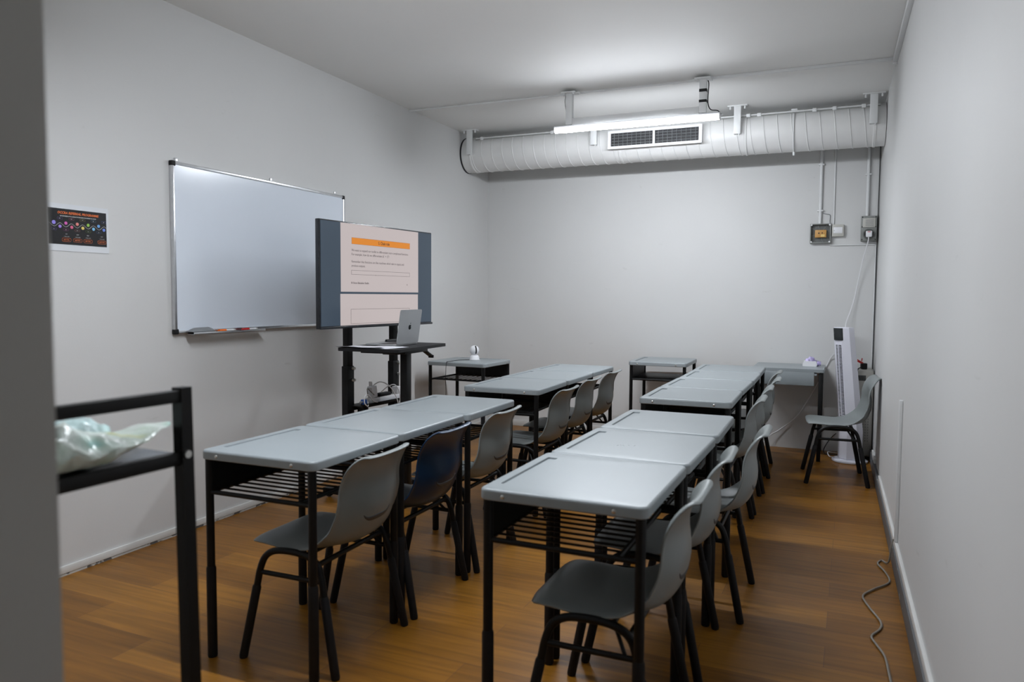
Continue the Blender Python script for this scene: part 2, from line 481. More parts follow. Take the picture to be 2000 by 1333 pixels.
# wires at the frame
wr = MB().tube(catmull([(2.362, 5.262, 2.775), (2.374, 5.262, 2.745), (2.370, 5.262, 2.65), (2.374, 5.262, 2.60), (2.395, 5.25, 2.565), (2.44, 5.24, 2.553), (2.462, 5.236, 2.527)], 6), 0.0035, 6)
tag(wr.build('lamp_wire', M['black_matte']), 'black wire down the right drop bar to the lamp end', 'cable')
wr = MB().tube(catmull([(1.345, 5.27, 2.775), (1.340, 5.262, 2.72), (1.350, 5.258, 2.66), (1.358, 5.255, 2.62)], 6), 0.003, 6)
tag(wr.build('lamp_wire', M['grey_box']), 'grey flexible wire beside the left drop bar of the lamp frame', 'cable')

# ================================================================== CEILING CONDUITS
t = thing('ceiling_conduit', 'thin white pipe clipped across the ceiling from the left wall to the lamp frame', 'conduit', (0, 5.285, ZC - 0.014))
MB().cyl((0.0, 0, 0), (1.335, 0, 0), 0.0075, 10).build('pipe', M['white_paint'], t)
for x in (0.10, 0.47, 0.87, 1.18):
    MB().cyl((x - 0.018, 0, 0), (x + 0.018, 0, 0), 0.0105, 10).build('coupler', M['white_paint'], t)
MB().box((1.345, -0.012, 0.0), (0.05, 0.06, 0.028), 0.006).build('junction', M['white_paint'], t)
t = thing('ceiling_conduit', 'white pipe on the ceiling running between the two legs of the lamp frame', 'conduit', (0, 5.285, ZC - 0.014))
MB().cyl((1.37, 0, 0), (2.36, 0, 0), 0.0075, 10).build('pipe', M['white_paint'], t)
for x in (1.62, 2.14):
    MB().cyl((x - 0.018, 0, 0), (x + 0.018, 0, 0), 0.0105, 10).build('coupler', M['white_paint'], t)
tr = MB().box((2.93, 5.285, ZC - 0.009), (1.135, 0.026, 0.018), 0.002)
tag(tr.build('cable_trunking', M['white_paint']), 'flat white trunking across the ceiling from the lamp frame to the right wall', 'trunking')
tr = MB().box((XR - 0.013, 2.0, ZC - 0.020), (0.026, 6.57, 0.034), 0.003)
tr.box((XR - 0.013, 5.28, ZC - 0.024), (0.026, 0.034, 0.048), 0.003)
tag(tr.build('cable_trunking', M['white_paint']), 'white trunking in the corner of the ceiling and the right wall', 'trunking')

# ================================================================== DUCT
DY, DZ, DR = 6.33, 2.600, 0.158
t = thing('air_duct', 'large white round spiral air duct under the ceiling along the back wall', 'air duct', (0, DY, DZ))
b = MB().tube([(0.012, 0, 0), (XR - 0.004, 0, 0)], DR, 64)
turns = 33; pts = []
for i in range(turns * 32 + 1):
    a = 2 * PI * i / 32
    pts.append((0.10 + (XR - 0.16) * i / (turns * 32), DR * math.cos(a + 2.2), DR * math.sin(a + 2.2)))
b.tube(pts, 0.0046, 5)
b.build('duct_tube', M['duct'], t, smooth=50)
for x, ww in ((0.10, 0.012), (1.50, 0.014), (2.52, 0.010), (3.44, 0.012)):
    b = MB().tube([(x - ww, 0, 0), (x - ww * 0.6, 0, 0), (x + ww * 0.6, 0, 0), (x + ww, 0, 0)], DR, 64, radii=[DR, DR + 0.005, DR + 0.005, DR])
    b.build('joint_collar', M['duct'], t)
MB().tube([(0.001, 0, 0), (0.014, 0, 0)], DR + 0.004, 64).build('wall_collar', M['grille_dark'], t, label='dark ring where the duct meets the left wall')
t = thing('air_grille', 'white framed double vent grille on the front of the air duct', 'vent', (1.808, 6.165, 2.598))
b = MB()
gw, gh = 0.775, 0.150
for s in (-1, 1):
    b.box((0, -0.045, s * (gh / 2 - 0.011)), (gw, 0.014, 0.022), 0.002)
    b.box((s * (gw / 2 - 0.013), -0.045, 0), (0.026, 0.014, gh - 0.04), 0.002)
b.box((0, -0.045, 0), (0.018, 0.013, gh - 0.04), 0.001)
b.build('grille_frame', M['white_plastic'], t)
MB().box((0, 0.012, 0), (gw - 0.03, 0.075, gh - 0.02)).build('plenum', M['duct'], t)
MB().box((0, -0.030, 0), (gw - 0.05, 0.010, gh - 0.042)).build('grille_back', M['grille_dark'], t)
for s in (-1, 1):
    b = MB()
    for k in range(4):
        z = -0.036 + 0.024 * k
        b.at((s * 0.185, -0.043, z), (0.5, 0, 0)).box((0, 0, 0), (0.338, 0.010, 0.0022))
    b.build('horizontal_slats', M['slat'], t)
    b = MB()
    for k in range(9):
        b.box((s * 0.185 - 0.150 + 0.0375 * k, -0.038, 0), (0.0025, 0.010, gh - 0.046))
    b.build('vertical_slats', M['slat'], t)

hg = None
HL = ['white hanger bar at the left end of the air duct, beside the left wall',
      'white hanger bar of the duct seen behind the lit lamp tube',
      'white hanger bar of the duct just right of the lit lamp',
      'white hanger bar at the right end of the air duct, above the wall conduits']
for x, lab in zip((0.118, 1.292, 2.462, 3.425), HL):
    if hg is None:
        hg = thing('duct_hanger', lab, 'hanger', (x, 6.135, 0), 0, 'duct hangers')
        MB().box((0, 0.01, ZC - 0.004), (0.150, 0.06, 0.008), 0.001).build('ceiling_plate', M['white_paint'], hg)
        MB().box((0, 0, (ZC - 0.006 + 2.574) / 2), (0.052, 0.022, ZC - 0.006 - 2.574), 0.001).build('drop_bar', M['white_paint'], hg)
        MB().box((0, 0.02, 2.580), (0.048, 0.055, 0.010), 0.001).build('foot_plate', M['white_paint'], hg)
        for s in (-1, 1):
            MB().cyl((s * 0.055, 0.0, ZC - 0.008), (s * 0.055, 0.0, ZC - 0.030), 0.007, 8).build('bolt', M['white_paint'], hg)
        MB().cyl((0.014, 0.0, 2.575), (0.014, 0.0, 2.562), 0.006, 8).build('bolt', M['white_paint'], hg)
    else:
        dup(hg, (x, 6.135, 0), 0, lab)
t = thing('duct_pipe', 'thin pipe running along the front top of the air duct', 'conduit', (0, 6.185, 2.722))
MB().cyl((0.16, 0, 0), (3.47, 0, 0), 0.006, 8).build('pipe', M['white_paint'], t)
MB().cyl((0.16, -0.008, -0.012), (3.47, -0.008, -0.012), 0.0035, 8).build('cable', M['grey_box'], t)
for x in (0.22, 0.90, 2.54, 2.62, 3.02, 3.16, 3.36):
    MB().box((x, -0.004, -0.004), (0.030, 0.024, 0.026), 0.004).build('clip', M['white_paint'], t)
b = MB().tube([(2.875, DY - (DR + 0.008) * math.cos(math.radians(a)), DZ + (DR + 0.008) * math.sin(math.radians(a))) for a in range(50, -92, -10)], 0.005, 8)
b.cyl((2.875, DY - 0.03, DZ - DR - 0.004), (2.875, DY - 0.03, DZ - DR - 0.034), 0.008, 8)
b.box((2.875, DY - 0.115, DZ + 0.140), (0.045, 0.02, 0.016), 0.003)
tag(b.build('duct_strap', M['white_paint']), 'thin white strap and bolt wrapped around the right half of the duct', 'strap')

# ================================================================== WHITEBOARD
wb = thing('whiteboard', 'large wall mounted whiteboard with aluminium frame behind the television', 'whiteboard', (0, 3.632, 1.533))
WY, WZ = 1.490, 0.905
MB().box((0.012, 0, 0), (0.014, WY - 0.02, WZ - 0.02)).build('board_surface', M['board'], wb, smooth=0)
for s in (-1, 1):
    MB().box((0.013, 0, s * (WZ / 2 - 0.009)), (0.022, WY - 0.04, 0.018), 0.004).build('frame_rail', M['alu'], wb)
    MB().box((0.013, s * (WY / 2 - 0.009), 0), (0.022, 0.018, WZ - 0.04), 0.004).build('frame_rail', M['alu'], wb)
    for q in (-1, 1):
        MB().box((0.013, s * (WY / 2 - 0.012), q * (WZ / 2 - 0.012)), (0.026, 0.028, 0.028), 0.006, 3).build('corner_cap', M['black_matte'], wb, label='black plastic corner cap')
for y in (-0.700, 0.02, 0.66):
    MB().box((0.004, y, WZ / 2 + 0.010), (0.006, 0.022, 0.022), 0.003).build('hanging_clip', M['alu'], wb)
b = MB().box((0.048, -0.395, -WZ / 2 - 0.004), (0.052, 0.545, 0.004), 0.001)
b.box((0.0735, -0.395, -WZ / 2 + 0.001), (0.003, 0.545, 0.012), 0.001)
b.build('pen_tray', M['alu'], wb)
TZ = 1.533 - WZ / 2 - 0.002
e = thing('board_eraser', 'grey whiteboard eraser lying at the left of the pen tray', 'eraser', (0.046, 3.045, TZ))
MB().box((0, 0, 0.006), (0.042, 0.150, 0.012), 0.002).build('felt_pad', M['black_matte'], e)
b = MB()
rows = []
for y, hh in ((-0.085, 0.002), (-0.075, 0.012), (-0.05, 0.020), (0.045, 0.022), (0.068, 0.014), (0.076, 0.003)):
    rows.append([(0.021 * cc, y, 0.012 + hh * (1 - abs(cc) ** 3)) for cc in (-1, -0.8, -0.4, 0, 0.4, 0.8, 1)])
b.grid(rows)
for_bottom = [(0.021, -0.085), (0.021, 0.076), (-0.021, 0.076), (-0.021, -0.085)]
b.prism(for_bottom, 0.011, 0.0135)
b.build('eraser_shell', M['slat'], e)
def marker(y, m, lab):
    g = thing('marker_pen', lab, 'marker pen', (0.052, y, TZ + 0.0095), 0.03)
    MB().cyl((0, -0.062, 0), (0, -0.010, 0), 0.0088, 12).build('pen_cap', m, g)
    MB().cyl((0, -0.010, 0), (0, 0.048, 0), 0.0080, 12).build('barrel', M['white_plastic'], g)
    MB().cyl((0, 0.048, 0), (0, 0.064, 0), 0.0085, 12, 0.006).build('end_plug', M['cream'], g)
marker(3.222, M['orange'], 'whiteboard marker with an orange cap on the pen tray')
marker(3.402, M['red'], 'whiteboard marker with a red cap at the right end of the pen tray')

# ================================================================== POSTER
P = thing('wall_poster', 'small glossy poster with black print and orange title taped to the left wall', 'poster', (0, 2.376, 1.589), 0)
PW, PH = 0.300, 0.212
MB().box((0.0015, 0, 0), (0.002, PW, PH)).build('poster_sheet', M['poster_white'], P, smooth=0)
BW, BH, BZ = 0.286, 0.160, 0.004
MB().box((0.003, -0.005, BZ), (0.0006, BW, BH)).build('black_print', M['poster_black'], P, smooth=0)
def pp(u, v):
    return (-0.005 - BW / 2 + u * BW, BZ + BH / 2 - v * BH)
RX = (PI / 2, 0, PI / 2)      # text facing +X, reading towards +Y
c_or = mat('print_orange', (0.80, 0.17, 0.03), 0.4); c_wh = mat('print_white', (0.6, 0.6, 0.6), 0.4)
def ptext(s, u, v, size, m, align='CENTER', **k):
    y, z = pp(u, v)
    return text_obj(s, size, m, P, (0.0037, y, z), RX, 'poster_lettering', align, **k)
ptext('OCCRA REFERRAL PROGRAMME', 0.50, 0.115, 0.0150, c_or, shear=0.25, bold=0.0004, xscale=0.93)
ptext('GET REWARDED UP TO $1,000 JUST BY BRINGING YOUR FRIENDS TO OCCRA', 0.50, 0.205, 0.0062, c_wh, shear=0.2, bold=0.0002, xscale=0.82)
wave = MB(); pts = []
for i in range(121):
    u = i / 120
    y, z = pp(u, 0.455 - 0.050 * math.cos(2 * PI * ((u + 0.005) / 0.1925)))
    pts.append((0.0036, y, z))
wave.tube(pts, 0.0008, 4); wave.build('wave_line', c_wh, P)
cols = [(0.30, 0.24, 0.75), (0.33, 0.20, 0.65), (0.65, 0.12, 0.45), (0.70, 0.13, 0.25), (0.75, 0.25, 0.22), (0.75, 0.60, 0.15), (0.30, 0.55, 0.08), (0.20, 0.50, 0.75), (0.15, 0.38, 0.75), (0.15, 0.25, 0.75)]
us = [0.085, 0.185, 0.285, 0.383, 0.478, 0.573, 0.668, 0.763, 0.855, 0.95]
for k, u in enumerate(us):
    y, z = pp(u, 0.40 if k % 2 == 0 else 0.50)
    MB().cyl((0.0033, y, z), (0.0042, y, z), 0.0088 if k == 0 else 0.0072, 20).build('step_dot', mat('print_dot', cols[k], 0.4), P)
    yy, zz = pp(u, 0.585 if k % 2 == 0 else 0.275)
    ring = rrect(0.026, 0.0085, 0.004, 4, yy, zz)
    MB().tube([(0.0036, a, b_) for a, b_ in ring], 0.0004, 4, closed=True).build('step_box', mat('print_outline', tuple(v * 0.45 for v in cols[k]), 0.4), P)
    text_obj('$50', 0.0045, c_wh, P, (0.0037, yy, zz), RX, 'poster_lettering', 'CENTER')
for u, a, c_ in ((0.29, '$50', '$500 TOTAL'), (0.48, '$100', '$600 TOTAL'), (0.66, '$150', '$800 TOTAL'), (0.91, '$200', '$1,000 TOTAL')):
    yy, zz = pp(u, 0.868)
    MB().tube([(0.0036, q, r) for q, r in rrect(0.043, 0.0150, 0.006, 4, yy, zz)], 0.0006, 4, closed=True).build('total_box', c_or, P)
    text_obj(c_, 0.0058, c_or, P, (0.0037, yy, zz), RX, 'poster_lettering', 'CENTER', bold=0.0002, xscale=0.85)
    ptext(a, u, 0.705, 0.0055, c_wh); ptext('+ FREE CLASS', u, 0.775, 0.0045, c_wh)

# ================================================================== TV ON STAND
TVR = math.radians(84.4)
TVL = (0.537, 4.06, 0.0)
tv = thing('television', 'large flat television showing a slide headed by an orange bar', 'television', (TVL[0], TVL[1], 1.412), TVR)
TW, TH = 1.116, 0.640
MB().box((0, 0.022, 0), (TW, 0.030, TH), 0.004).build('tv_housing', M['tv_bezel'], tv)
MB().box((0, 0.048, -0.08), (0.76, 0.03, 0.36), 0.01).build('tv_back_box', M['black_matte'], tv)
MB().box((0, 0.003, -TH / 2 + 0.006), (TW, 0.012, 0.014), 0.003).build('bottom_trim', M['tv_bezel'], tv)
FX = (PI / 2, 0, 0)
def scr(x0, x1, z0, z1, m, name, d=0.0):
    return MB().box(((x0 + x1) / 2, 0.0055 - d, (z0 + z1) / 2), (x1 - x0, 0.002, z1 - z0)).build(name, m, tv, smooth=0)
scr(-0.547, 0.551, -0.304, 0.312, M['scr_slate'], 'screen')
scr(-0.380, 0.396, -0.100, 0.3115, M['scr_page'], 'slide_page', 0.0008)
scr(-0.385, 0.392, -0.3035, -0.113, M['scr_page'], 'slide_page', 0.0008)
scr(-0.282, 0.300, 0.191, 0.229, M['scr_orange'], 'slide_title_bar', 0.0014)
def frame_lines(x0, x1, z0, z1, th=0.0014):
    b = MB()
    for z in (z0, z1): b.box(((x0 + x1) / 2, 0.0036, z), (x1 - x0, 0.0006, th))
    for x in (x0, x1): b.box((x, 0.0036, (z0 + z1) / 2), (th, 0.0006, z1 - z0))
    b.build('slide_box_outline', M['scr_ink'], tv, smooth=0)
frame_lines(-0.286, 0.298, 0.006, 0.031)
frame_lines(-0.292, 0.296, -0.295, -0.206)
frame_lines(-0.282, 0.300, 0.191, 0.229)
def stext(s, x, z, size, width=None, align='LEFT', **k):
    o = text_obj(s, size, M['scr_ink'], tv, (x, 0.0030, z), FX, 'slide_lettering', align, **k)
    if width:
        xs = [v.co.x for v in o.data.vertices]; f = width / (max(xs) - min(xs))
        for v in o.data.vertices: v.co.x *= f
    return o
stext('5. Chain rule', 0.026, 0.209, 0.026, 0.112, 'CENTER', bold=0.0004)
stext('We want to expand our toolkit to differentiate more complicated functions.', -0.285, 0.153, 0.020, 0.567)
stext('For example, how do we differentiate (x  + 1) ?', -0.285, 0.128, 0.020, 0.362)
stext('2', 0.022, 0.136, 0.011); stext('5', 0.066, 0.136, 0.011)
stext('Remember that functions are like machines which take in inputs and', -0.285, 0.084, 0.020, 0.517)
stext('produce outputs.', -0.285, 0.059, 0.020, 0.126)
stext('\u00a9 Occra Education Studio', -0.289, -0.046, 0.017, 0.165, bold=0.0003)
stext('8', 0.266, -0.050, 0.014)
stext('x', -0.060, 0.0065, 0.012)

st = thing('tv_stand', 'black twin pole television stand with a low tray', 'tv stand', (TVL[0], TVL[1], 0.0), TVR)
PYK = 0.088
for s in (-1, 1):
    x = s * 0.228
    MB().box((x, PYK, 1.235), (0.050, 0.040, 0.90), 0.004).build('pole', M['black'], st)
    MB().box((x, PYK, 0.45), (0.064, 0.048, 0.80), 0.004).build('lower_pole', M['black'], st)
    MB().box((x, 0.0, 0.045), (0.06, 0.56, 0.035), 0.006).build('foot', M['black'], st)
    for y in (-0.25, 0.25):
        MB().lathe([(0.004, -0.012), (0.024, -0.012), (0.026, 0), (0.024, 0.012), (0.004, 0.012)], 16, 'x').build('castor', M['black_matte'], st).location = (x, y, 0.0262)
    for z in (0.762, 0.835):
        b = MB().cyl((x + 0.016, PYK - 0.024, z), (x + 0.016, PYK - 0.044, z), 0.0090, 12)
        b.build('bolt', M['bolt'], st, label='bright steel bolt')
MB().box((0, PYK - 0.03, 1.42), (0.50, 0.016, 0.05), 0.002).build('tv_bracket', M['black'], st)
MB().box((0, PYK - 0.03, 1.25), (0.50, 0.016, 0.05), 0.002).build('tv_bracket', M['black'], st)
MB().box((0, PYK, 0.12), (0.50, 0.03, 0.06), 0.004).build('crossbar', M['black'], st)
b = MB().box((0.0, PYK - 0.045, 0.598), (0.44, 0.125, 0.008), 0.003)
b.box((0.0, PYK - 0.106, 0.604), (0.44, 0.004, 0.016), 0.001)
b.box((0.0, PYK - 0.018, 0.585), (0.50, 0.02, 0.03), 0.002)
b.build('tray', M['black'], st)
b = MB().box((-0.17, PYK - 0.07, 0.568), (0.05, 0.05, 0.054), 0.004)
b.box((0.14, PYK - 0.07, 0.568), (0.05, 0.05, 0.054), 0.004)
b.build('tray_bracket', M['black'], st)

def tvp(x, y, z):
    v = Matrix.Rotation(TVR, 3, 'Z') @ Vector((x, y, 0)); return (TVL[0] + v.x, TVL[1] + v.y, z)
p = thing('power_strip', 'white multi socket power strip lying on the black tray of the tv stand', 'power strip', tvp(0.055, PYK - 0.055, 0.602), TVR)
MB().box((0, 0, 0.016), (0.32, 0.055, 0.032), 0.005).build('strip_body', M['white_plastic'], p)
for k in range(6):
    MB().box((-0.125 + 0.05 * k, 0, 0.0325), (0.036, 0.040, 0.002), 0.001).build('socket', M['cream'], p)
a = thing('plug_adaptor', 'tall white plug adaptor standing in the left of the power strip', 'plug', tvp(-0.060, PYK - 0.055, 0.6355), TVR)
MB().at((0, 0, 0.038), (0, -0.12, 0)).box((0, 0, 0), (0.052, 0.042, 0.075), 0.006).build('adaptor_body', M['white_plastic'], a)
MB().at((-0.016, 0, 0.088), (0, -0.12, 0)).box((0, 0, 0), (0.012, 0.022, 0.034), 0.003).build('usb_stick', M['white_plastic'], a)
a = thing('power_adaptor', 'flat black power brick on the middle of the power strip', 'power adaptor', tvp(0.050, PYK - 0.055, 0.6355), TVR)
MB().box((0, 0, 0.011), (0.115, 0.045, 0.022), 0.007).build('brick', M['black_matte'], a)
a = thing('plug', 'square white plug in the right of the power strip', 'plug', tvp(0.190, PYK - 0.055, 0.6355), TVR)
MB().box((0, 0, 0.024), (0.05, 0.046, 0.048), 0.006).build('plug_body', M['white_plastic'], a)
a = thing('plug', 'small blue plug lying at the left end of the black tray', 'plug', tvp(-0.155, PYK - 0.065, 0.603), TVR)
MB().box((0, 0, 0.016), (0.030, 0.030, 0.032), 0.004).build('plug_body', M['blue_plug'], a)
MB().cyl((-0.012, 0, 0.016), (-0.034, 0, 0.016), 0.008, 10).build('plug_nose', M['slat'], a)
def cable(pts, r, m, label, per=8, name='cable'):
    return tag(MB().tube(catmull(pts, per), r, 7).build(name, m), label, 'cable')
cp = [tvp(*q) for q in ((-0.12, 0.02, 0.618), (-0.19, -0.04, 0.60), (-0.235, -0.05, 0.63), (-0.225, -0.05, 0.675), (-0.175, -0.04, 0.665), (-0.125, -0.03, 0.625), (-0.075, -0.02, 0.612))]
cable(cp, 0.0034, M['white_plastic'], 'white cable looped over the left end of the tray')
cp = [tvp(*q) for q in ((-0.062, 0.03, 0.71), (-0.02, 0.0, 0.735), (0.04, -0.03, 0.70), (0.085, -0.05, 0.62), (0.09, -0.06, 0.56), (0.085, -0.06, 0.50))]
cable(cp, 0.0034, M['white_plastic'], 'white cable arching from the adaptor down over the tray front')
cp = [tvp(*q) for q in ((0.02, 0.03, 0.66), (0.03, -0.02, 0.70), (0.07, -0.045, 0.71), (0.105, -0.055, 0.66), (0.11, -0.06, 0.57), (0.108, -0.06, 0.50))]
cable(cp, 0.0034, M['white_plastic'], 'white cable arching over the right part of the power strip')
cp = [tvp(*q) for q in ((-0.145, 0.0, 0.66), (-0.125, 0.02, 0.70), (-0.095, 0.02, 0.68), (-0.07, 0.01, 0.655))]
cable(cp, 0.003, M['cable_grey'], 'grey cable bent beside the tall white adaptor')
cp = [tvp(*q) for q in ((0.18, 0.09, 1.13), (0.175, 0.04, 1.07), (0.178, -0.03, 1.02), (0.185, -0.095, 1.003))]
cable(cp, 0.0022, M['black_matte'], 'thin black cable hanging from the television behind the laptop')

# ================================================================== LAPTOP TABLE
TR = math.radians(3.5)
lt = thing('laptop_table', 'small black height adjustable laptop table in front of the television', 'table', (0.715, 3.925, 0), TR)
MB().prism(rrect(0.41, 0.665, 0.035, 6), 0.965, 0.983).build('table_top', M['black_matte'], lt)
b = MB().box((0.03, -0.05, 0.955), (0.30, 0.30, 0.018), 0.004)
b.box((0.05, -0.10, 0.945), (0.10, 0.10, 0.016), 0.004)
b.build('mounting_plate', M['black'], lt)
MB().box((0.092, -0.026, 0.52), (0.046, 0.062, 0.86), 0.004).build('column', M['black'], lt)
b = MB().at((0.135, 0.175, 0.930), (-0.40, 0.0, 0)).box((0, 0, 0), (0.030, 0.120, 0.013), 0.003)
b.at((0.135, 0.236, 0.902), (0, 0, 0)).box((0, 0, 0), (0.034, 0.014, 0.018), 0.003)
b.at((0.12, 0.12, 0.956), (0, 0, 0)).box((0, 0, 0), (0.03, 0.03, 0.022), 0.003)
b.build('lift_handle', M['black_matte'], lt)
MB().box((0.0, -0.04, 0.06), (0.42, 0.06, 0.03), 0.005).build('foot', M['black'], lt)
MB().box((-0.02, -0.04, 0.075), (0.06, 0.52, 0.03), 0.005).build('foot', M['black'], lt)
for x, y in ((0.18, -0.04), (-0.18, -0.04), (-0.02, 0.19), (-0.02, -0.27)):
    o = MB().lathe([(0.004, -0.012), (0.022, -0.012), (0.024, 0), (0.022, 0.012), (0.004, 0.012)], 16, 'y').build('castor', M['black_matte'], lt)
    o.location = (x, y, 0.0242)

TT = 0.983
LR = math.radians(4)
lp = thing('laptop', 'open silver laptop with its lid back facing the desks', 'laptop', (0.765, 3.995, TT), LR)
MB().box((-0.108, 0, 0.006), (0.212, 0.285, 0.010), 0.003).build('laptop_base', M['laptop'], lp)
MB().box((-0.085, 0, 0.0115), (0.10, 0.25, 0.0012), 0.0004).build('keyboard', M['keys'], lp)
lid = MB().at((0.0, 0, 0.010), (0, math.radians(8), 0))
rr = rrect(0.285, 0.212, 0.012, 5, 0, 0.107)
t_ = bmesh.new()
lid.X = lid.X @ Matrix(((0, 0, 1, 0), (1, 0, 0, 0), (0, 1, 0, 0), (0, 0, 0, 1)))
lid.prism(rr, -0.0025, 0.0025); t_.free()
ld = lid.build('laptop_lid', M['laptop'], lp)
# logo: bitten fruit with a leaf
fr = []
for k in range(48):
    a = 2 * PI * k / 48
    r = 0.0165 * (1 + 0.05 * math.cos(2 * a)) * (1 - 0.10 * max(0, math.sin(a)) ** 8 * 2.0 - 0.06 * max(0, -math.sin(a)) ** 20)
    x, y = r * math.cos(a), r * math.sin(a) * 1.06
    bx, by, br_ = 0.0205, 0.003, 0.0088
    d = math.hypot(x - bx, y - by)
    if d < br_:
        f = br_ / max(d, 1e-6); x, y = bx + (x - bx) * f, by + (y - by) * f
    fr.append((x, y + 0.104))
lg = MB().at((0.0, 0, 0.010), (0, math.radians(8), 0))
lg.X = lg.X @ Matrix(((0, 0, 1, 0), (1, 0, 0, 0), (0, 1, 0, 0), (0, 0, 0, 1)))
lg.prism(fr, 0.0026, 0.0032)
leaf = [(0.001 + 0.0075 * t - 0.0022 * s * math.sin(PI * t), 0.104 + 0.0190 + 0.0085 * t + 0.0022 * s * math.sin(PI * t)) for s, ts in ((1, range(0, 9)), (-1, range(7, 0, -1))) for t in [q / 8 for q in ts]]
lg.prism(leaf, 0.0026, 0.0032)
lg.build('lid_logo', M['mirror'], ld, smooth=0, label='dark mirrored fruit logo')

def sheet(x, y, rz, w_, h, lab, curl, z):
    g = MB(); rows = []
    for i in range(13):
        rows.append([(w_ * (i / 12 - .5), h * (k / 12 - .5), 0.0007 + curl * max(0.0, (0.35 - k / 12)) ** 2 * (1 + 0.3 * math.sin(i * .6)) + 0.0006 * math.sin(i * 0.9 + k * 0.5) ** 2) for k in range(13)])
    g.grid(rows)
    o = g.build('paper_sheet', M['paper'])
    s = o.modifiers.new('thickness', 'SOLIDIFY'); s.thickness = 0.0006; s.offset = 1
    o.location = (x, y, z); o.rotation_euler = (0, 0, rz)
    return tag(o, lab, 'paper', 'papers on the laptop table')
sheet(0.665, 3.700, 0.10, 0.297, 0.21, 'white sheet of paper with a curled edge at the near side of the laptop table', 0.07, TT)
sheet(0.770, 3.725, -0.12, 0.21, 0.20, 'white sheet of paper at the near right corner of the laptop table', 0.0, TT + 0.0018)
mc = thing('microphone', 'black handheld microphone lying behind the laptop lid', 'microphone', (0.60, 4.115, TT + 0.0145), math.radians(70))
MB().lathe([(0.008, -0.075), (0.0125, -0.072), (0.0140, 0.0), (0.0145, 0.055), (0.0145, 0.075), (0.010, 0.082)], 16, 'x').build('microphone_body', M['black_matte'], mc)

# ================================================================== DESKS
DD, DL = 0.488, 0.541
def desk_top_mesh(tray=True, W=DD, L=DL):
    bm = bmesh.new()
    rings = []
    prof = [(-0.030, 0.006), (-0.033, 0.0025), (-0.030, 0.0), (-0.009, 0.0)]
    for k in range(1, 6):
        a = PI / 2 * k / 5
        prof.append((-0.009 + 0.009 * math.sin(a), 0.009 * (1 - math.cos(a))))
    prof = [(-0.006, 0.006)] + prof
    for z, ins in prof:
        rings.append([bm.verts.new((x, y, z)) for x, y in rrect(W - 2 * ins, L - 2 * ins, max(0.026 - ins, 0.01), 6)])
    n = len(rings[0])
    for i in range(len(rings) - 1):
        for k in range(n):
            bm.faces.new((rings[i][k], rings[i][(k + 1) % n], rings[i + 1][(k + 1) % n], rings[i + 1][k]))
    bm.faces.new(rings[0][::-1])
    if not tray:
        bm.faces.new(rings[-1])
    else:
        gx, gy = -W / 2 + 0.052, -0.002
        gr = []
        for z, ins in ((0, 0), (-0.001, 0.0012), (-0.011, 0.0030), (-0.012, 0.0045)):
            gr.append([bm.verts.new((x, y, z)) for x, y in rrect(0.036 - 2 * ins, 0.395 - 2 * ins, 0.009 - ins * 0.8, 4, gx, gy)])
        m = len(gr[0])
        for i in range(3):
            for k in range(m):
                bm.faces.new((gr[i][k], gr[i][(k + 1) % m], gr[i + 1][(k + 1) % m], gr[i + 1][k]))
        bm.faces.new(gr[-1])
        bm.edges.ensure_lookup_table()
        ed = [bm.edges.get((rings[-1][k], rings[-1][(k + 1) % n])) for k in range(n)]
        ed += [bm.edges.get((gr[0][k], gr[0][(k + 1) % m])) for k in range(m)]
        bmesh.ops.triangle_fill(bm, use_beauty=True, use_dissolve=False, edges=ed)
    bmesh.ops.recalc_face_normals(bm, faces=bm.faces[:])
    me = bpy.data.meshes.new('desk_top'); bm.to_mesh(me); bm.free()
    me.materials.append(M['grey'])
    me.polygons.foreach_set('use_smooth', [True] * len(me.polygons))
    me.set_sharp_from_angle(angle=math.radians(32))
    return me

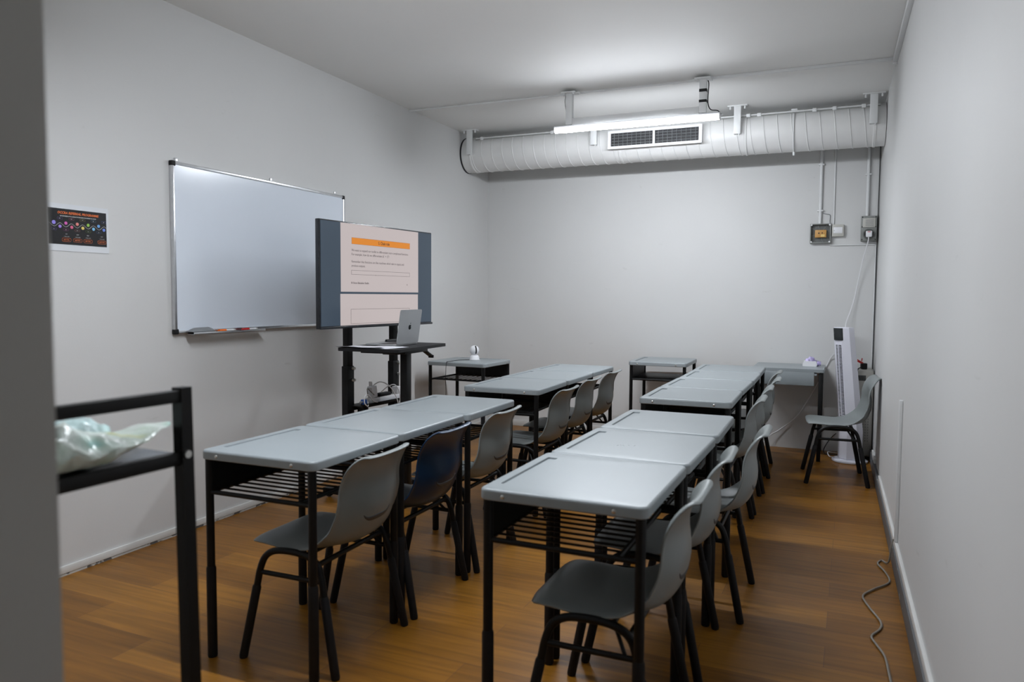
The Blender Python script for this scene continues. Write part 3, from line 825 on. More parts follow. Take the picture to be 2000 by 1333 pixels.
def make_desk(label, shelf=False):
    t = thing('student_desk', label, 'desk', (0, 0, 0), 0, 'grey topped student desks')
    o = bpy.data.objects.new('desk_top', desk_top_mesh()); COL.objects.link(o); o.parent = t; o.location = (0, 0, 0.75)
    lx, ly = DD / 2 - 0.022, DL / 2 - 0.022
    for sx in (-1, 1):
        for sy in (-1, 1):
            lg_ = MB().cyl((sx * lx, sy * ly, 0.30), (sx * lx, sy * ly, 0.7435), 0.0143, 12).build('leg', M['black'], t)
            MB().tube([(sx * lx, sy * ly, 0.0), (sx * lx, sy * ly, 0.006), (sx * lx, sy * ly, 0.322), (sx * lx, sy * ly, 0.33)], 0.0165, 12, radii=[0.0155, 0.0174, 0.0174, 0.0150]).build('leg_sleeve', M['sleeve'], lg_)
    MB().box((-lx + 0.004, 0, 0.655), (0.004, 2 * ly - 0.025, 0.125)).build('front_panel', M['black'], t, smooth=0)
    b = MB()
    for s in (-1, 1):
        b.cyl((-lx, s * ly, 0.598), (lx, s * ly, 0.598), 0.0085, 10)
        b.cyl((-lx, s * ly, 0.728), (lx, s * ly, 0.728), 0.0085, 8)
    b.cyl((-lx, -ly, 0.598), (-lx, ly, 0.598), 0.0085, 10)
    b.cyl((lx, -ly, 0.728), (lx, ly, 0.728), 0.0085, 8)
    b.cyl((lx - 0.06, -ly, 0.598), (lx - 0.06, ly, 0.598), 0.0085, 10)
    b.build('rack_frame', M['black'], t)
    if shelf:
        MB().box((-0.03, 0, 0.604), (2 * lx - 0.06, 2 * ly - 0.02, 0.006), 0.001).build('shelf', M['black'], t)
    else:
        b = MB()
        for k in range(10):
            y = -ly + (k + 1) * 2 * ly / 11
            b.cyl((-lx, y, 0.602), (lx - 0.06, y, 0.602), 0.0038, 6)
        b.build('book_rack', M['black'], t)
    for sy in (-1, 1):
        for x in (-DD / 2 + 0.075, DD / 2 - 0.09):
            b = MB()
            b.lathe([(0.0062, 0.0), (0.0058, 0.0016), (0.003, 0.0032)], 10, 'y')
            s = b.build('screw', M['steel'], t)
            s.location = (x, sy * DL / 2, 0.75 - 0.019)
            if sy < 0: s.rotation_euler = (PI, 0, 0)
    return t

ROWS = {
 'A': [(1.177, 1.931, 0.0065, 'grey desk nearest the camera in the left group, with a clear end face'),
       (1.170, 2.492, -0.010, 'middle grey desk of the near left group, with the blue chair behind it'),
       (1.194, 3.030, 0.003, 'farthest grey desk of the near left group, beside the laptop table')],
 'B': [(1.159, 3.980, 0.020, 'nearest grey desk of the far left group, next to the desk with the webcam'),
       (1.152, 4.536, 0.001, 'middle grey desk of the far left group'),
       (1.148, 5.090, -0.008, 'farthest grey desk of the far left group, toward the back wall')],
 'C': [(2.288, 1.877, -0.010, 'grey desk nearest the camera in the right group, largest in the photo'),
       (2.298, 2.424, -0.018, 'middle grey desk of the near right group, with faint pen marks'),
       (2.312, 2.976, 0.006, 'farthest grey desk of the near right group, before the gap')],
 'T': [(2.244, 3.948, 0.010, 'nearest grey desk of the far right group, just past the gap'),
       (2.238, 4.507, -0.012, 'second grey desk from the gap in the far right group'),
       (2.247, 5.060, 0.004, 'third grey desk from the gap in the far right group'),
       (2.243, 5.613, 0.015, 'last grey desk of the far right group, beside the desk with an apron')],
}
desk0 = None
DESK_POS = []
def place_desk(cx, cy, rot, label):
    global desk0
    if desk0 is None:
        desk0 = make_desk(label); desk0.location = (cx, cy, 0); desk0.rotation_euler = (0, 0, rot); return desk0
    return dup(desk0, (cx, cy, 0), rot, label)
def centre(x, y, a):
    hx, hy = 0.245, 0.272
    return x + hx * math.cos(a) - hy * math.sin(a), y + hx * math.sin(a) + hy * math.cos(a)
for r in 'CABT':
    for (x, y, a, lab) in ROWS[r]:
        cx, cy = centre(x, y, a); place_desk(cx, cy, a, lab)
# desk by the back wall with a solid shelf
dk = make_desk('lone grey desk with a solid black shelf standing against the back wall', shelf=True)
cx, cy = centre(1.622, 6.128, 0.012); dk.location = (cx, cy, 0); dk.rotation_euler = (0, 0, 0.012)
# webcam desk, turned a quarter
place_desk(0.402, 5.585, math.radians(-92.5), 'grey desk turned sideways by the left wall carrying the webcam')
# pen marks on the second near right desk
b = MB()
cx, cy = 2.520, 2.655
for k in range(5):
    x0, y0 = cx - 0.03 + 0.014 * k + random.uniform(-.004, .004), cy - 0.02 + random.uniform(-.012, .012)
    b.tube([(x0, y0, 0.7503), (x0 + random.uniform(-.01, .01), y0 + random.uniform(.008, .02), 0.7503)], 0.0006, 4)
tag(b.build('pen_mark', M['slat']), 'faint pen scribble on the middle near right desk', 'pen mark')

# ================================================================== TEACHER DESK with apron
g = thing('side_desk', 'grey desk with a deep grey apron in the back right corner', 'desk', (2.880, 6.520, 0), 0)
MB().prism(rrect(0.535, 0.495, 0.012, 4), 0.708, 0.732).build('desk_top', M['grey'], g)
MB().box((-0.030, -0.2425, 0.655), (0.450, 0.010, 0.106), 0.002).build('apron', M['grey'], g)
b = MB()
for y in (-0.22, 0.22):
    b.box((0.2, y * 0.7, 0.69), (0.03, 0.18, 0.016), 0.002)
b.build('side_plate', M['grey'], g)
for sx in (-1, 1):
    for sy in (-1, 1):
        MB().box((sx * 0.243, sy * 0.222, 0.352), (0.030, 0.026, 0.700), 0.003).build('leg', M['black'], g)
b = MB()
for sx in (-1, 1):
    b.box((sx * 0.243, 0, 0.625), (0.022, 0.42, 0.022), 0.002)
b.build('side_rail', M['black'], g)

# ================================================================== CHAIRS
def shell_mesh(thick=0.0048):
    prof = [(-.198, .411), (-.194, .421), (-.165, .430), (-.10, .429), (-.03, .424), (.04, .419), (.095, .412), (.140, .417), (.175, .433), (.201, .464), (.216, .508), (.224, .555), (.222, .600), (.216, .640), (.216, .675), (.223, .712), (.235, .745), (.249, .768), (.264, .778), (.277, .772)]
    pts = [(p.x, p.z) for p in catmull([(a, 0, b) for a, b in prof], 3)]
    pts = [(x, z if z < .46 else .46 + (z - .46) * .885) for x, z in pts]
    # arc length
    S = [0]
    for i in range(1, len(pts)): S.append(S[-1] + math.hypot(pts[i][0] - pts[i-1][0], pts[i][1] - pts[i-1][1]))
    tot = S[-1]
    wk = [(0, .192), (.20, .200), (.36, .206), (.44, .212), (.52, .210), (.62, .203), (.72, .198), (.85, .190), (1, .178)]
    def width(s):
        u = s / tot
        for i in range(len(wk) - 1):
            if u <= wk[i+1][0]:
                f = (u - wk[i][0]) / (wk[i+1][0] - wk[i][0]); f = f * f * (3 - 2 * f)
                return wk[i][1] + f * (wk[i+1][1] - wk[i][1])
        return wk[-1][1]
    K = 30
    ts = [math.sin(PI / 2 * (2 * k / K - 1) * 0.98) / math.sin(PI / 2 * 0.98) for k in range(K + 1)]
    rows, nrm = [], []
    for i, (x, z) in enumerate(pts):
        a = pts[max(i - 1, 0)]; b = pts[min(i + 1, len(pts) - 1)]
        tx, tz = b[0] - a[0], b[1] - a[1]; l = math.hypot(tx, tz); tx /= l; tz /= l
        nx, nz = -tz, tx
        w_ = width(S[i])
        r0, r1 = 0.05, 0.075
        if S[i] < r0: w_ -= r0 - math.sqrt(max(0, r0 * r0 - (r0 - S[i]) ** 2))
        e = tot - S[i]
        if e < r1: w_ -= r1 - math.sqrt(max(0, r1 * r1 - (r1 - e) ** 2))
        u = S[i] / tot
        def bell(c, s): return math.exp(-((u - c) / s) ** 2)
        wing = 0.042 * bell(.50, .12)                      # side wings at the bend
        back = 0.056 / (1 + math.exp(-(u - .58) * 30)) * (1 - 0.75 * max(0, (u - .70) / .30))
        seat = -0.010 / (1 + math.exp((u - .36) * 40))
        roll = -0.014 / (1 + math.exp(-(u - .60) * 30))
        row, nr = [], []
        for t in ts:
            at_ = abs(t)
            full = 0.200
            ay = min(1.05, at_ * w_ / full)
            off = wing * ay ** 2.4 + back * ay ** 2.2 + seat * at_ ** 6
            off += roll * max(0, 1 - (1 - at_) * w_ / 0.022) ** 1.6 * (w_ / full) ** 3
            # seat dish
            off += -0.006 * (1 - at_ ** 2) * bell(.22, .14)
            row.append((x + nx * off, t * w_, z + nz * off)); nr.append((nx, nz))
        rows.append(row); nrm.append(nr)
    return rows, nrm, S, ts

ROWSC, NRMC, SC_, TSC = shell_mesh()

def make_chair(label, m):
    t = thing('classroom_chair', label, 'chair', (0, 0, 0), 0, 'plastic shell chairs')
    b = MB(); b.grid(ROWSC)
    sh = b.build('seat_shell', m, t, smooth=60)
    so = sh.modifiers.new('thickness', 'SOLIDIFY'); so.thickness = 0.0055; so.offset = 1
    # make sure the faces look to the sitter's side, so the thickness grows outwards
    me = sh.data
    ctr = me.polygons[len(me.polygons) // 6].normal
    if ctr.z > 0: me.flip_normals()
    # crescent handle recess on the outside of the lower back
    n = len(ROWSC)
    def surf(zt, tt, off):
        best = min(range(n), key=lambda i: abs(ROWSC[i][15][2] - zt) + (10 if ROWSC[i][15][0] < .1 else 0))
        i0 = best if ROWSC[best][15][2] <= zt else best - 1
        i0 = max(0, min(n - 2, i0))
        f = (zt - ROWSC[i0][15][2]) / max(1e-6, ROWSC[i0 + 1][15][2] - ROWSC[i0][15][2])
        k = max(0, min(len(TSC) - 2, next((k for k in range(len(TSC) - 1) if TSC[k + 1] >= tt), len(TSC) - 2)))
        g_ = (tt - TSC[k]) / (TSC[k + 1] - TSC[k])
        A = Vector(ROWSC[i0][k]).lerp(Vector(ROWSC[i0][k + 1]), g_); B_ = Vector(ROWSC[i0 + 1][k]).lerp(Vector(ROWSC[i0 + 1][k + 1]), g_)
        P_ = A.lerp(B_, f); nx, nz = NRMC[i0][k]
        return (P_.x - nx * off, P_.y, P_.z - nz * off)
    s = MB()
    for off in (0.0060,):
        rows = []
        for j in range(25):
            q = -1 + 2 * j / 24
            zc = 0.506 + 0.020 * abs(q) ** 5
            hw = 0.0085 * math.sqrt(max(0.02, 1 - q ** 2))
            rows.append([surf(zc - hw, q * .42, off), surf(zc - hw * .3, q * .42, off), surf(zc + hw * .3, q * .42, off), surf(zc + hw, q * .42, off)])
        s.grid(rows)
    so2 = s.build('handle_recess', M['slot'], sh, smooth=60, label='dark crescent handle recess')
    md = so2.modifiers.new('thickness', 'SOLIDIFY'); md.thickness = 0.0012; md.offset = 0
    # frame
    for sy in (-1, 1):
        yt, yf = 0.204 * sy, 0.225 * sy
        def yy(z): return yf + (yt - yf) * min(1, z / 0.40)
        pts = []
        def leg(z, s): return (s * (0.198 - 0.205 * z), yy(z), z)     # splayed leg line
        base = [leg(.22, -1), leg(.28, -1), leg(.325, -1), (-.112, yt, .372), (-.070, yt, .399), (0, yt, .406), (.070, yt, .399), (.112, yt, .372), leg(.325, 1), leg(.28, 1), leg(.22, 1)]
        pts = catmull(base, 5)
        b = MB().tube(pts, 0.0122, 10)
        b.build('side_arch', M['black'], t)
        b = MB().cyl(leg(.318, -1), leg(.318, 1), 0.0088, 10)
        b.cyl((.100, yy(.33), .322), (.055, yt * .80, .392), 0.0060, 8)
        b.build('side_bar', M['black'], t)
        for s in (-1, 1):
            b = MB().tube([leg(0, s), leg(.008, s), leg(.262, s), leg(.270, s)], 0.0135, 12, radii=[0.0135, 0.0155, 0.0155, 0.0125])
            b.build('leg', M['sleeve'], t)
    b = MB()
    b.cyl((-.060, -.204, .400), (-.060, .204, .400), 0.0085, 10)
    b.cyl((.060, -.204, .400), (.060, .204, .400), 0.0085, 10)
    b.build('seat_brace', M['black'], t)
    b = MB().cyl((.108, -.204, .372), (.108, .204, .372), 0.0095, 10)
    b.build('rear_bar', M['black'], t)
    return t

CH = [
 (2.612, 2.130, 0.00, 'grey plastic chair nearest the camera, at the biggest right desk'),
 (2.622, 2.690, 0.02, 'grey plastic chair at the middle desk of the near right group, second from the camera'),
 (2.700, 3.235, 0.00, 'grey plastic chair pulled out farthest at the last desk of the near right group'),
 (2.600, 4.270, 0.00, 'grey plastic chair at the first desk past the gap in the far right group'),
 (2.600, 4.800, 0.02, 'grey plastic chair at the second desk past the gap in the far right group'),
 (2.610, 5.330, 0.00, 'grey plastic chair at the third desk past the gap in the far right group'),
 (2.585, 5.850, -0.02, 'grey plastic chair at the last far right desk, nearest the apron desk'),
 (1.500, 2.220, 0.015, 'grey plastic chair nearest the camera on the left side, at the first left desk'),
 (1.507, 3.290, 0.01, 'grey plastic chair just beyond the blue chair'),
 (1.500, 4.230, 0.00, 'grey plastic chair at the nearest desk of the far left group'),
 (1.480, 4.790, 0.00, 'grey plastic chair at the middle desk of the far left group'),
 (1.475, 5.330, -0.01, 'grey plastic chair at the farthest desk of the far left group, before the back wall'),
 (3.236, 5.765, 0.085, 'grey plastic chair standing alone against the right wall by the tower fan'),
]
chair0 = None
for (x, y, a, lab) in CH:
    if chair0 is None:
        chair0 = make_chair(lab, M['grey_chair']); chair0.location = (x, y, 0); chair0.rotation_euler = (0, 0, a)
    else:
        dup(chair0, (x, y, 0), a, lab)
bc = make_chair('dark blue plastic chair at the middle desk of the near left group', M['blue_chair'])
bc.location = (1.500, 2.740, 0)

# ================================================================== WEBCAM
wc = thing('webcam', 'white ball shaped security webcam standing on the sideways desk', 'webcam', (0.435, 5.610, 0.75), 0)
MB().lathe([(0.040, 0.0), (0.0425, 0.003), (0.0425, 0.008), (0.041, 0.010), (0.040, 0.026), (0.032, 0.040), (0.014, 0.048)], 32).build('webcam_foot', M['white_plastic'], wc)
prof = [(0.040 * math.sin(PI * k / 20) if 0 < k < 20 else 0.0008, 0.040 - 0.040 * math.cos(PI * k / 20)) for k in range(21)]
bl = MB().at((0, 0, 0.044)).lathe(prof, 32).build('webcam_ball', M['white_plastic'], wc)
b = MB()
pts = [(0.0408 * math.cos(a), 0.0, 0.084 + 0.0408 * math.sin(a)) for a in [math.radians(q) for q in range(-45, 66, 10)]]
b.at((0, 0, 0), (0, 0, math.radians(-42))).tube(pts, 0.006, 8, radii=[0.002] + [0.006] * (len(pts) - 2) + [0.002])
b.build('lens_slit', M['black_matte'], bl, label='black curved lens slit')
cable([(0.400, 5.590, 0.7525), (0.33, 5.53, 0.7525), (0.322, 5.40, 0.7525), (0.322, 5.345, 0.7525), (0.322, 5.322, 0.740), (0.320, 5.315, 0.62), (0.322, 5.318, 0.50), (0.310, 5.335, 0.36), (0.30, 5.40, 0.20)], 0.0022, M['black_matte'], 'thin black webcam cable hanging over the edge of the sideways desk')

# ================================================================== TISSUE PACK
tp = thing('tissue_pack', 'small white and purple tissue pack on the apron desk', 'tissues', (3.035, 6.58, 0.732), 0.0)
b = MB()
rows = [[(-0.055, -0.03, 0), (0.048, -0.03, 0), (0.056, -0.03, 0.012), (0.046, -0.03, 0.042), (-0.046, -0.03, 0.042), (-0.058, -0.03, 0.014)],
        [(-0.055, 0.03, 0), (0.048, 0.03, 0), (0.056, 0.03, 0.012), (0.046, 0.03, 0.042), (-0.046, 0.03, 0.042), (-0.058, 0.03, 0.014)]]
b.grid(rows, closed_u=True)
bm_ = b.bm; bm_.verts.ensure_lookup_table()
bm_.faces.new([bm_.verts[i] for i in range(6)][::-1]); bm_.faces.new([bm_.verts[i] for i in range(6, 12)])
b.build('tissue_box', M['white_plastic'], tp)
b = MB(); n = 18; rows = []
for i in range(10):
    zz = i / 9; r0 = 0.036 * (1 - zz ** 1.6) + 0.006
    rows.append([(0.004 + r0 * (1 + 0.25 * math.sin(5 * a + i)) * math.cos(a), 0.022 * (1 - .5 * zz) * math.sin(a) * (1 + 0.2 * math.sin(3 * a)), 0.040 + 0.036 * zz + 0.004 * math.sin(4 * a)) for a in [2 * PI * k / n for k in range(n)]])
b.grid(rows, closed_u=True).build('tissue_tuft', M['tissue'], tp, smooth=0, label='crumpled clear purple film')
b = MB(); rows = []
for i in range(8):
    q = i / 7
    rows.append([(0.053 + 0.030 * q, 0.028 * math.cos(a) * (1 - .25 * q), 0.024 + (0.022 - 0.006 * q) * math.sin(a) * (1 + 0.15 * math.sin(4 * a + i))) for a in [2 * PI * k / 14 for k in range(14)]])
b.grid(rows, closed_u=True).build('pack_end', M['tissue'], tp, smooth=0, label='crumpled purple wrapper end')

# ================================================================== TOWER FAN
FC = (3.352, 6.425)
tf = thing('tower_fan', 'tall white tower fan with a dark display, behind the lone chair', 'fan', (FC[0], FC[1], 0), math.radians(50))
MB().lathe([(0.126, 0.0), (0.132, 0.004), (0.132, 0.014), (0.124, 0.020), (0.06, 0.026)], 48).build('fan_base', M['fan_white'], tf)
# body: octagonal tower, wider at the foot
def lean(z): return -0.075 * max(0.0, z - 0.25) / 0.80
def oct_ring(z, hw, hd, cx):
    c = 0.42
    return [(0.53 * lean(z) + x * hw, y * hd - 0.848 * lean(z), z) for x, y in ((-1, -c), (-1, c), (-c, 1), (c, 1), (1, c), (1, -c), (c, -1), (-c, -1))]
b = MB()
zs = [(z, hw, hd, 0.53 * lean(z)) for z, hw, hd in ((0.024, .076, .080), (0.030, .082, .085), (0.25, .082, .085), (0.55, .078, .081), (0.80, .073, .077), (1.02, .069, .073), (1.055, .068, .072), (1.063, .063, .067))]
def yo(z): return -0.848 * lean(z)
rows = [oct_ring(z, hw, hd, cx) for z, hw, hd, cx in zs]
b.grid(rows, closed_u=True)
b.bm.verts.ensure_lookup_table(); V = b.bm.verts
b.bm.faces.new([V[i] for i in range(8)][::-1]); b.bm.faces.new([V[len(V) - 8 + i] for i in range(8)])
body = b.build('fan_body', M['fan_white'], tf, smooth=30)
def front(z):      # x of the -X face
    for (a, b_) in zip(zs, zs[1:]):
        if a[0] <= z <= b_[0]:
            f = (z - a[0]) / (b_[0] - a[0]); return (a[3] - a[1]) + f * ((b_[3] - b_[1]) - (a[3] - a[1]))
    return zs[-1][3] - zs[-1][1]
def strip(z0, z1, y0, y1, d, steps=12):
    g_ = MB(); R_ = []
    for k in range(steps + 1):
        z = z0 + (z1 - z0) * k / steps; x = front(z)
        R_.append([(x + 0.002, y0 + yo(z), z), (x - d, y0 + yo(z), z), (x - d, y1 + yo(z), z), (x + 0.002, y1 + yo(z), z)])
    g_.grid(R_, closed_u=True)
    V_ = g_.bm.verts; V_.ensure_lookup_table()
    g_.bm.faces.new([V_[i] for i in range(4)][::-1]); g_.bm.faces.new([V_[len(V_) - 4 + i] for i in range(4)])
    return g_
b = MB()
rows = []
for z in (0.962, 0.965, 1.055, 1.058):
    hd = 0.0385 if z in (0.962, 1.058) else 0.040
    x = front(z)
    rows.append([(x + 0.01, yo(z) - hd, z), (x - 0.005, yo(z) - hd * .9, z), (x - 0.012, yo(z), z), (x - 0.005, yo(z) + hd * .9, z), (x + 0.01, yo(z) + hd, z)])
b.grid(rows, closed_u=True)
V_ = b.bm.verts; V_.ensure_lookup_table(); b.bm.faces.new([V_[i] for i in range(5)][::-1]); b.bm.faces.new([V_[15 + i] for i in range(5)])
b.build('display', M['fan_lip'], tf, label='dark glossy display at the top')
strip(0.30, 0.925, -0.024, 0.024, 0.0012, 16).build('grille_slot', M['grille_dark'], tf)
b = MB()
for k in range(54):
    z = 0.306 + 0.0115 * k; x = front(z)
    b.box((x - 0.0045, yo(z), z), (0.008, 0.052, 0.0040))
gr_ = b.build('grille_bars', M['fan_white'], tf, smooth=0); 
strip(0.30, 0.925, -0.0025, 0.0015, 0.0105, 16).build('grille_rib', M['fan_white'], tf)

# ================================================================== BEIGE HEATER behind fan
hb = thing('air_purifier', 'boxy pale beige appliance with a dark vent, squeezed behind the tower fan', 'appliance', (3.447, 6.655, 0), 0)
MB().box((0, 0, 0.370), (0.128, 0.20, 0.700), 0.016, 3).build('appliance_body', M['cream'], hb)
b = MB()
b.box((-0.025, -0.1005, 0.655), (0.062, 0.004, 0.042), 0.001)
b.build('vent', M['grille_dark'], hb)
b = MB()
for k in range(8): b.box((-0.05 + 0.0072 * k, -0.1035, 0.655), (0.002, 0.003, 0.038))
b.build('vent_ribs', M['grey_box'], hb)
for sx in (-1, 1):
    for sy in (-1, 1):
        MB().cyl((sx * 0.045, sy * 0.075, 0), (sx * 0.045, sy * 0.075, 0.024), 0.010, 10).build('foot', M['black_matte'], hb)
b = MB()
for r_ in range(12):
    for c_ in range(5): b.box((-0.040 + 0.018 * c_, -0.1005, 0.15 + 0.022 * r_), (0.006, 0.002, 0.010))
b.build('lower_vent', M['grey_box'], hb)
pr = thing('clip_lamp', 'small red and black clip device on top of the beige appliance', 'clip', (3.425, 6.62, 0.7195), 0)
MB().at((0.012, 0, 0.026), (0, 0, 0.3)).box((0, 0, 0), (0.045, 0.038, 0.048), 0.006).build('clip_body', M['black_matte'], pr)
b = MB().at((-0.014, 0, 0.058), (0, 0.5, 0)).box((0, 0, 0), (0.046, 0.020, 0.018), 0.004)
b.at((-0.004, 0, 0.076), (0, 0, 0)).cyl((0, 0, -0.01), (0.002, 0, 0.014), 0.004, 8)
b.at((-0.030, 0, 0.072), (0, 0, 0)).cyl((0, 0, -0.01), (-0.004, 0, 0.008), 0.004, 8)
b.build('clip_jaw', M['red'], pr, label='red plastic jaw')
cable([(3.415, 6.60, 0.735), (3.392, 6.548, 0.722), (3.386, 6.545, 0.66), (3.388, 6.547, 0.61), (3.392, 6.548, 0.55)], 0.004, M['black_matte'], 'black cable down the face of the beige appliance')

# ================================================================== BACK WALL ELECTRICS
def wall_thing(name, label, cat, x, z): return thing(name, label, cat, (x, YB, z), 0)
j = wall_thing('junction_box', 'open grey junction box with an ochre terminal block on the back wall', 'junction box', 3.079, 1.830)
b = MB()
for s in (-1, 1):
    b.box((s * 0.077, -0.020, 0), (0.008, 0.040, 0.162), 0.002); b.box((0, -0.020, s * 0.077), (0.146, 0.040, 0.008), 0.002)
b.build('box_wall', M['grey_box'], j)
MB().box((0, -0.004, 0), (0.146, 0.008, 0.146)).build('box_back', M['grey_box_in'], j)
b = MB()
for k in range(8):
    a = PI / 4 * k + .2
    b.tube([(0.035 * math.cos(a), -0.010, 0.035 * math.sin(a)), (0.070 * max(-1, min(1, 1.3 * math.cos(a))), -0.010, 0.070 * max(-1, min(1, 1.3 * math.sin(a))))], 0.0018, 5)
b.build('box_ribs', M['grey_box'], j)
blk = MB().box((0.002, -0.020, -0.002), (0.088, 0.030, 0.062), 0.002).build('terminal_block', M['ochre'], j, label='ochre terminal block')
b = MB().cyl((-0.012, -0.0345, 0.002), (-0.012, -0.0365, 0.002), 0.006, 10); b.cyl((0.014, -0.0345, 0.004), (0.014, -0.0365, 0.004), 0.005, 10)
b.build('screw_hole', M['grille_dark'], blk)
MB().box((0.018, -0.0358, -0.018), (0.030, 0.0014, 0.018)).build('sticker', mat('yellow_sticker', (0.75, 0.55, 0.2), 0.6), blk, smooth=0)
for sx in (-1, 1):
    for sz in (-1, 1):
        MB().cyl((sx * 0.070, -0.030, sz * 0.070), (sx * 0.070, -0.042, sz * 0.070), 0.007, 10).build('corner_post', M['white_plastic'], j)
j = wall_thing('switch_box', 'small white box beside the open grey junction box', 'switch box', 3.212, 1.851)
MB().box((0, -0.016, 0), (0.090, 0.032, 0.098), 0.003).build('box_body', M['cream'], j)
MB().box((0, -0.033, 0.002), (0.068, 0.003, 0.050), 0.001).build('cover_plate', M['white_plastic'], j)
MB().cyl((-0.028, -0.0345, 0.0), (-0.028, -0.0365, 0.0), 0.003, 8).build('screw', M['slat'], j)
j = wall_thing('weatherproof_socket', 'grey weatherproof socket box with a white plug, near the right wall', 'socket', 3.442, 1.860)
MB().box((0, -0.030, 0), (0.116, 0.060, 0.202), 0.004).build('socket_box', M['grey_box'], j)
MB().box((0.0, -0.063, 0.045), (0.092, 0.006, 0.072), 0.002).build('rating_plate', M['cream'], j)
b = MB()
for k in range(5): b.box((0.004, -0.0665, 0.066 - 0.011 * k), (0.060, 0.0012, 0.003))
b.build('plate_print', M['slat'], j, smooth=0)
sr_ = MB().at((0.0, -0.060, -0.048)).lathe([(0.043, 0.0), (0.043, -0.014), (0.034, -0.014), (0.034, -0.002)], 28, 'y', cap=True).build('socket_ring', M['grey_box_in'], j)
for sx in (-1, 1):
    for z in (0.09, 0.012, -0.09):
        MB().cyl((sx * 0.049, -0.060, z), (sx * 0.049, -0.063, z), 0.005, 8).build('screw', M['grille_dark'], j)
j = thing('mains_plug', 'white mains plug with a red mark in the weatherproof socket', 'plug', (3.443, YB - 0.075, 1.812), 0)
MB().box((0, -0.014, 0), (0.046, 0.032, 0.050), 0.008, 3).build('plug_body', M['white_plastic'], j)
MB().box((0.0, -0.0305, 0.016), (0.022, 0.0012, 0.005)).build('plug_mark', M['red'], j, smooth=0)

def wpipe(name, x, z0, z1, r, lab, clips=()):
    t = thing(name, lab, 'conduit', (x, YB - r - 0.002, 0))
    MB().cyl((0, 0, z0), (0, 0, z1), r, 12).build('pipe', M['white_paint'], t)
    for z in clips: MB().box((0, 0.002, z), (r * 3.6, r * 2.1, 0.014), 0.003).build('clip', M['white_paint'], t)
wpipe('wall_conduit', 3.072, 1.912, 2.76, 0.0125, 'thick white conduit rising from the open junction box', (2.02, 2.40))
wpipe('wall_conduit', 3.427, 1.962, 2.76, 0.0125, 'thick white conduit rising from the weatherproof socket', (2.30,))
wpipe('wall_conduit', 3.178, 1.900, 2.76, 0.0050, 'thin white conduit rising from the small white box')
t = thing('wall_conduit', 'thin conduit running level under the wall boxes', 'conduit', (3.325, YB - 0.007, 1.731))
MB().cyl((-0.17, 0, 0), (0.170, 0, 0), 0.005, 8).build('pipe', M['white_paint'], t)
t = thing('wall_conduit', 'thin conduit standing in the back right corner below the socket', 'conduit', (3.500, YB - 0.007, 0))
MB().cyl((0, 0, 0.70), (0, 0, 1.728), 0.0045, 8).build('pipe', M['white_paint'], t)
MB().cyl((0.008, 0, 0.70), (0.008, 0, 2.75), 0.003, 6).build('joint_line', M['grille_dark'], t, label='dark joint in the wall corner')
tag(MB().tube(catmull([(3.090, YB - 0.006, 2.00), (3.12, YB - 0.006, 1.992), (3.142, YB - 0.006, 1.988), (3.150, YB - 0.006, 1.975), (3.148, YB - 0.010, 1.93), (3.150, YB - 0.020, 1.912)], 5), 0.0025, 6).build('chain', M['slat']), 'small dark chain hanging above the open junction box', 'chain')

cable([(3.441, YB - 0.100, 1.788), (3.436, YB - 0.09, 1.74), (3.405, YB - 0.05, 1.60), (3.375, YB - 0.03, 1.42), (3.345, YB - 0.03, 1.25), (3.300, YB - 0.05, 1.10), (3.292, YB - 0.08, 1.04), (3.280, YB - 0.10, 0.95), (3.255, YB - 0.08, 0.88), (3.195, YB - 0.02, 0.80), (3.168, YB - 0.008, 0.74), (3.11, YB - 0.008, 0.60), (3.02, YB - 0.010, 0.42), (2.93, YB - 0.012, 0.27), (2.80, YB - 0.03, 0.155), (2.72, YB - 0.06, 0.10), (2.66, YB - 0.10, 0.02), (2.60, YB - 0.16, 0.006)], 0.0042, M['white_plastic'], 'long white cable from the wall plug down behind the fan and the apron desk')
cable([(3.26, 6.50, 0.028), (3.21, 6.55, 0.018), (3.17, 6.62, 0.006), (3.16, 6.70, 0.03), (3.20, 6.76, 0.10), (3.25, 6.76, 0.16)], 0.0035, M['black_matte'], 'black cable curling behind the tower fan base')
cable([(3.24, 6.40, 0.030), (3.205, 6.45, 0.02), (3.19, 6.50, 0.045), (3.22, 6.58, 0.03), (3.29, 6.62, 0.02)], 0.003, M['white_plastic'], 'short white cable curled on the floor at the fan base')

# ================================================================== RIGHT WALL
tag(MB().box((XR - 0.008, 3.965, 0.468), (0.016, 0.030, 0.685), 0.003).build('cable_trunking', M['white_paint']), 'short upright white trunking on the right wall', 'trunking')
cable([(XR - 0.02, 3.965, 0.135), (3.490, 3.955, 0.10), (3.480, 3.96, 0.02), (3.455, 4.02, 0.006), (3.435, 3.96, 0.006), (3.462, 3.85, 0.006), (3.470, 3.72, 0.006), (3.400, 3.60, 0.006), (3.355, 3.50, 0.006), (3.375, 3.38, 0.006), (3.410, 3.25, 0.006), (3.405, 3.17, 0.006), (3.372, 3.09, 0.006), (3.385, 3.02, 0.006), (3.408, 2.93, 0.006), (3.414, 2.80, 0.006), (3.42, 2.6, 0.006), (3.43, 2.2, 0.006)], 0.0042, M['cable_grey'], 'thin grey brown cable snaking on the floor along the right wall')

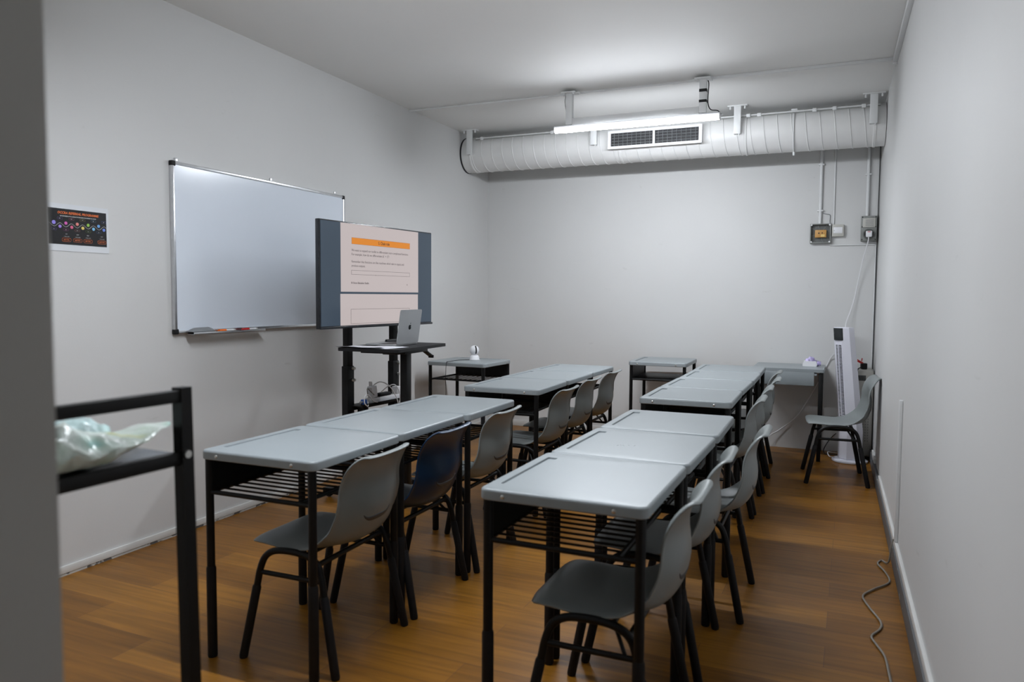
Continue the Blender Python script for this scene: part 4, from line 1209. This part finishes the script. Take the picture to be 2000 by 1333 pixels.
# ================================================================== FOREGROUND FRAME AND BAG
fs = thing('metal_stand', 'black metal frame with a shelf in the blurred left foreground', 'stand', (1.770, 0.845, 0), math.radians(-2))
for sx in (-1, 1):
    x = sx * 0.230
    for sy in (-1, 1):
        y = sy * 0.260
        MB().tube([(x + sx * .012, y + sy * .004, 0), (x + sx * 0.010, y + sy * .003, .3), (x, y, 1.109)], 0.0185, 4, radii=[0.0200, 0.0195, 0.0185], phase=PI / 4).build('leg', M['black'], fs)
        MB().cyl((x + 0.010, y - 0.002, 0.975), (x + 0.0185, y - 0.002, 0.975), 0.0078, 12).build('bolt', M['steel'], fs, label='bright round bolt')
    MB().box((x, 0, 1.092), (0.022, 0.50, 0.024), 0.002).build('top_rail', M['black'], fs)
    MB().box((x, 0, 0.967), (0.020, 0.50, 0.026), 0.002).build('shelf_rail', M['black'], fs)
MB().box((0, 0, 0.974), (0.44, 0.50, 0.006), 0.001).build('shelf', M['fan_lip'], fs)

# crumpled bag
def bag():
    b = MB(); rows = []
    from mathutils import noise
    NU, NV = 64, 26
    for i in range(NU + 1):
        u = i / NU                       # along the bag, from the camera side to the flap tip
        wv = 0.100 * math.sin(PI * min(0.5, u * 1.6 + 0.10)) ** 0.55
        if u >= 0.60: wv = 0.100 * (1 - (u - 0.60) / 0.40) ** 0.65 + 0.006
        hv = 0.040 * math.sin(PI * min(0.5, u * 2 + 0.1)) ** 0.6 * (1.0 if u < 0.5 else max(0.0, 1 - (u - 0.5) / 0.33) ** 0.8)
        hv = max(hv, 0.020 * (1 - u) + 0.0035)
        lift = 0.0 if u < 0.55 else 0.058 * ((u - 0.55) / 0.45) ** 1.15
        if u > 0.90: lift -= 0.10 * (u - 0.90)
        row = []
        for k in range(NV):
            a = 2 * PI * k / NV
            x = wv * math.cos(a); z = hv * math.sin(a)
            p_ = Vector((x * 9, u * 4.2, z * 20 + 3))
            n1 = noise.noise(p_ * 1.3); n2 = noise.noise(p_ * 3.7); rdg = 1 - abs(noise.noise(p_ * 2.1)) * 2
            k_ = 0.55 if u > .6 else 1.0
            z2 = max(0.0, z + hv * .9) + lift
            if math.sin(a) > -0.6:
                z2 += k_ * (0.014 * n1 + 0.007 * n2 + 0.010 * (rdg - .5)) * (0.4 + hv / 0.050)
            row.append((x + k_ * 0.010 * n2, (u - 0.5) * 0.46 + 0.0, max(z2, 0.0006)))
        rows.append(row)
    b.grid(rows, closed_u=True)
    V_ = b.bm.verts; V_.ensure_lookup_table()
    b.bm.faces.new([V_[i] for i in range(NV)][::-1]); b.bm.faces.new([V_[len(V_) - NV + i] for i in range(NV)])
    return b
b = bag()
o = b.build('plastic_bag', M['bag'], smooth=50)
o.location = (1.925, 0.885, 0.9785); o.rotation_euler = (0, 0, math.radians(-7))
tag(o, 'crumpled mint green plastic bag lying on the shelf of the foreground frame', 'bag')
pk = MB(); rows = []
from mathutils import noise as _nz
for i in range(13):
    u = i / 12; r0 = math.sin(PI * (0.08 + 0.84 * u)) ** .7
    rows.append([(0.055 * r0 * math.cos(a), (u - .5) * .13, 0.052 + 0.034 * r0 * (math.sin(a)) + 0.010 * _nz.noise(Vector((a * 2, u * 6, 1)))) for a in [2 * PI * k / 18 for k in range(18)]])
pk.grid(rows, closed_u=True)
V_ = pk.bm.verts; V_.ensure_lookup_table(); pk.bm.faces.new([V_[i] for i in range(18)][::-1]); pk.bm.faces.new([V_[len(V_) - 18 + i] for i in range(18)])
o2 = pk.build('bag_bulge', mat('bag_print', (0.50, 0.66, 0.66), 0.3, noise=(25, 0.35), bump=(30, 0.8, 0.01)), o, smooth=50, label='crumpled turquoise and yellow printed bulge')
o2.location = (-0.040, 0.055, -0.006)
